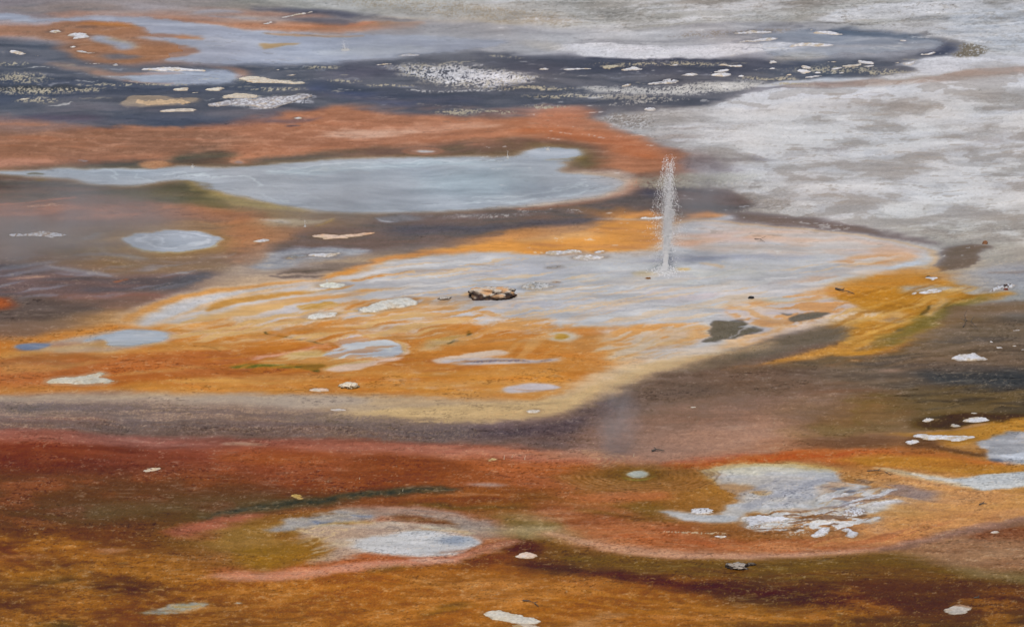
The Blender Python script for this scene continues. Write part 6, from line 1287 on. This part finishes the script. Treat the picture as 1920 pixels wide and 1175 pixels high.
def jet(label, u, v, hp, wb, wt, n, lean, seed, rmul=1, fall=.2):
    s = mpp(v); x, y, _ = gpos(u, v); r = np.random.RandomState(seed)
    root = bpy.data.objects.new("geyser", None); COL.objects.link(root); root.location = (float(x), float(y), 0); tag(root, label, "geyser")
    Ht = hp*s
    K = max(3, n//420); t = r.rand(int(n*(1-fall))); st = r.randint(0, K, len(t))
    top = (.35+.68*r.rand(K)**1.15)[st]; dirx = r.randn(K)[st]; diry = r.randn(K)[st]; wob = (r.rand(K)*6.28)[st]
    t = t**(1.0+.6*r.rand(K))[st]
    spread = (.10 + .62*t**1.2)*wt*s; thin = (wb*.30 + wt*.42*t)*s
    px = dirx*spread*.42 + r.randn(len(t))*thin*.5*(.6+.4*np.sin(t*14+wob)) + lean*s*t**1.3 + .10*wt*s*np.sin(t*7+wob); py = diry*spread*.4 + r.randn(len(t))*thin*.4; pz = t*top*Ht
    rad = (.22+.42*r.rand(len(t))**3)*s*rmul
    core = drops("water_column", np.stack([px, py, pz], 1), rad, M_DROP, root)
    m = int(n*fall); t = r.rand(m)**.8; sx = r.randn(m)*(wb*1.2+wt*.9*(.3+t*.7))*s*.75; sx += .35*lean*s*t
    pz = t*Ht*np.clip(1.05-np.abs(sx)/(wt*s*4), .15, 1); py = r.randn(m)*wt*s*.4
    rad = (.22+.4*r.rand(m)**4)*s*rmul
    sp = drops("falling_drops", np.stack([sx, py, pz], 1), rad, M_DROP, root); sp["kind"] = "stuff"; core["kind"] = "stuff"
    # broken water dancing round the foot of the jet
    m = int(n*.05) + 8; a = r.rand(m)*6.283; q = np.abs(r.randn(m))*wb*2.4*s; hz = r.rand(m)**1.5*np.exp(-q/(wb*3*s))*wt*1.6*s
    sf = drops("splash", np.stack([q*np.cos(a), q*np.sin(a), hz], 1), (.25+.5*r.rand(m)**2)*s*rmul, M_DROP, root); sf["kind"] = "stuff"
    # a dark vent ringed by a low crust
    bmv = []; fcs = []; nn = 40
    for k, (rr_, zz) in enumerate(((0, -.02), (.35, .0), (.6, .03), (.8, .045), (1.15, .03), (1.7, 0), (2.0, -.01))):
        for i in range(nn):
            a = 2*math.pi*i/nn; q = rr_*wb*s*1.1*(1+.18*mnoise.noise(Vector((math.cos(a)*1.5, math.sin(a)*1.5, seed))))
            bmv.append((q*math.cos(a), q*math.sin(a), zz+.012*mnoise.noise(Vector((math.cos(a)*3, math.sin(a)*3, k)))))
    for k in range(6):
        for i in range(nn): fcs.append((k*nn+i, k*nn+(i+1)%nn, (k+1)*nn+(i+1)%nn, (k+1)*nn+i))
    me = bpy.data.meshes.new("vent_rim"); me.from_pydata(bmv, [], fcs); me.update()
    ring = np.repeat(np.arange(7), nn); c = np.where((ring < 2)[:, None], np.array([[90, 96, 98]]), np.array([[176, 176, 174]])).astype(float)
    at = me.attributes.new("Col", 'FLOAT_COLOR', 'POINT'); at.data.foreach_set("color", np.concatenate([albedo(c), np.ones((len(c), 1))], 1).astype(np.float32).ravel())
    at = me.attributes.new("surf", 'FLOAT_COLOR', 'POINT'); at.data.foreach_set("color", np.tile([.6, .5, 0, 1], (len(c), 1)).astype(np.float32).ravel())
    link("vent_rim", me, M_SINTER, root)
    return root
jet("tall white geyser jet spraying from the middle of the lilac apron", 1247, 511, 225, 6, 15, 26000, 8, 21, 1.1, .16)
jet("small misty geyser puff in the far pale pool at upper left", 647, 94, 24, 5, 6, 500, -2, 22, .7, .3)
jet("thin little spout on the tan shore left of the dark tongue", 572, 425, 22, 1.2, 1.5, 60, 0, 23, .6, .2)
jet("tiny bubbling spout at the upper edge of the round inlet of the pale pool", 1027, 281, 9, 2, 3, 40, 1, 24, .7, .4)
jet("tiny splashing spout at the pale pool's upper shore, left part", 361, 314, 8, 1.5, 3, 30, 0, 25, .7, .4)
jet("tiny spout beside the cream dome on the upper left of the apron", 613, 528, 8, .8, 1, 24, 0, 26, .6, .2)
jet("small splash at the vent of the pale pool's right half", 952, 296, 16, 1.5, 3, 50, -1, 27, .7, .3)

# ---------------------------------------------------------------- steam
def steam(label, u, v, rx, rz, ry, dens, zc, seed, col=(.92, .9, .92)):
    s = mpp(v); x, y, _ = gpos(u, v); import bmesh
    bm = bmesh.new(); bmesh.ops.create_icosphere(bm, subdivisions=4, radius=1)
    for q in bm.verts: q.co = Vector((q.co.x*rx*s, q.co.y*ry*s, q.co.z*rz*s))
    me = bpy.data.meshes.new("steam"); bm.to_mesh(me); bm.free()
    m = bpy.data.materials.new("steam"); m.use_nodes = True; N, L = m.node_tree.nodes, m.node_tree.links
    N.remove(N["Principled BSDF"]); pv = N.new("ShaderNodeVolumePrincipled"); L.new(pv.outputs[0], N["Material Output"].inputs["Volume"])
    pv.inputs["Color"].default_value = (*col, 1); pv.inputs["Anisotropy"].default_value = .2
    tc = N.new("ShaderNodeTexCoord"); mp = N.new("ShaderNodeMapping"); L.new(tc.outputs["Object"], mp.inputs[0])
    mp.inputs["Scale"].default_value = (1/(rx*s), 1/(ry*s), 1/(rz*s))
    ln = N.new("ShaderNodeVectorMath"); ln.operation = 'LENGTH'; L.new(mp.outputs[0], ln.inputs[0])
    fo = N.new("ShaderNodeMapRange"); fo.interpolation_type = 'SMOOTHSTEP'; fo.inputs[1].default_value = .15; fo.inputs[2].default_value = 1; fo.inputs[3].default_value = 1; fo.inputs[4].default_value = 0
    L.new(ln.outputs["Value"], fo.inputs[0])
    nz = N.new("ShaderNodeTexNoise"); nz.inputs["Scale"].default_value = 1.4/(min(rx,rz*1.5)*s); nz.inputs["Detail"].default_value = 3; L.new(tc.outputs["Object"], nz.inputs[0])
    m2 = N.new("ShaderNodeMapRange"); m2.inputs[1].default_value = .35; m2.inputs[2].default_value = .7; L.new(nz.outputs[0], m2.inputs[0])
    mu = N.new("ShaderNodeMath"); mu.operation = 'MULTIPLY'; L.new(fo.outputs[0], mu.inputs[0]); L.new(m2.outputs[0], mu.inputs[1])
    m3 = N.new("ShaderNodeMath"); m3.operation = 'MULTIPLY'; L.new(mu.outputs[0], m3.inputs[0]); m3.inputs[1].default_value = dens
    L.new(m3.outputs[0], pv.inputs["Density"])
    me.materials.append(m)
    o = bpy.data.objects.new("steam", me); COL.objects.link(o); o.location = (float(x), float(y), zc*s); tag(o, kind="stuff")
    o["label"] = label; o["category"] = "steam"
    return o
steam("faint mist drifting right of the geyser jet's top", 1315, 511, 80, 100, 60, 1.3, 150, 1)
steam("thin white mist wrapped round the geyser jet", 1252, 511, 20, 125, 20, 2.6, 110, 2, (1, 1, 1))
steam("faint pale veil of steam added for a reflected column below the terrace, right of centre", 1158, 864, 56, 120, 44, 1.2, 85, 3)  # added volume that imitates the pale reflected column on the ground
steam("broad thin mist over the far pale pool", 820, 100, 330, 45, 260, .34, 20, 4)
steam("broad thin mist over the brown mats at the left edge", 120, 470, 320, 120, 260, .5, 50, 5)
steam("thin mist over the middle of the long pale pool", 640, 400, 260, 80, 200, .42, 30, 6)
steam("thin mist at the right end of the long pale pool", 1010, 370, 120, 70, 100, .6, 30, 7)
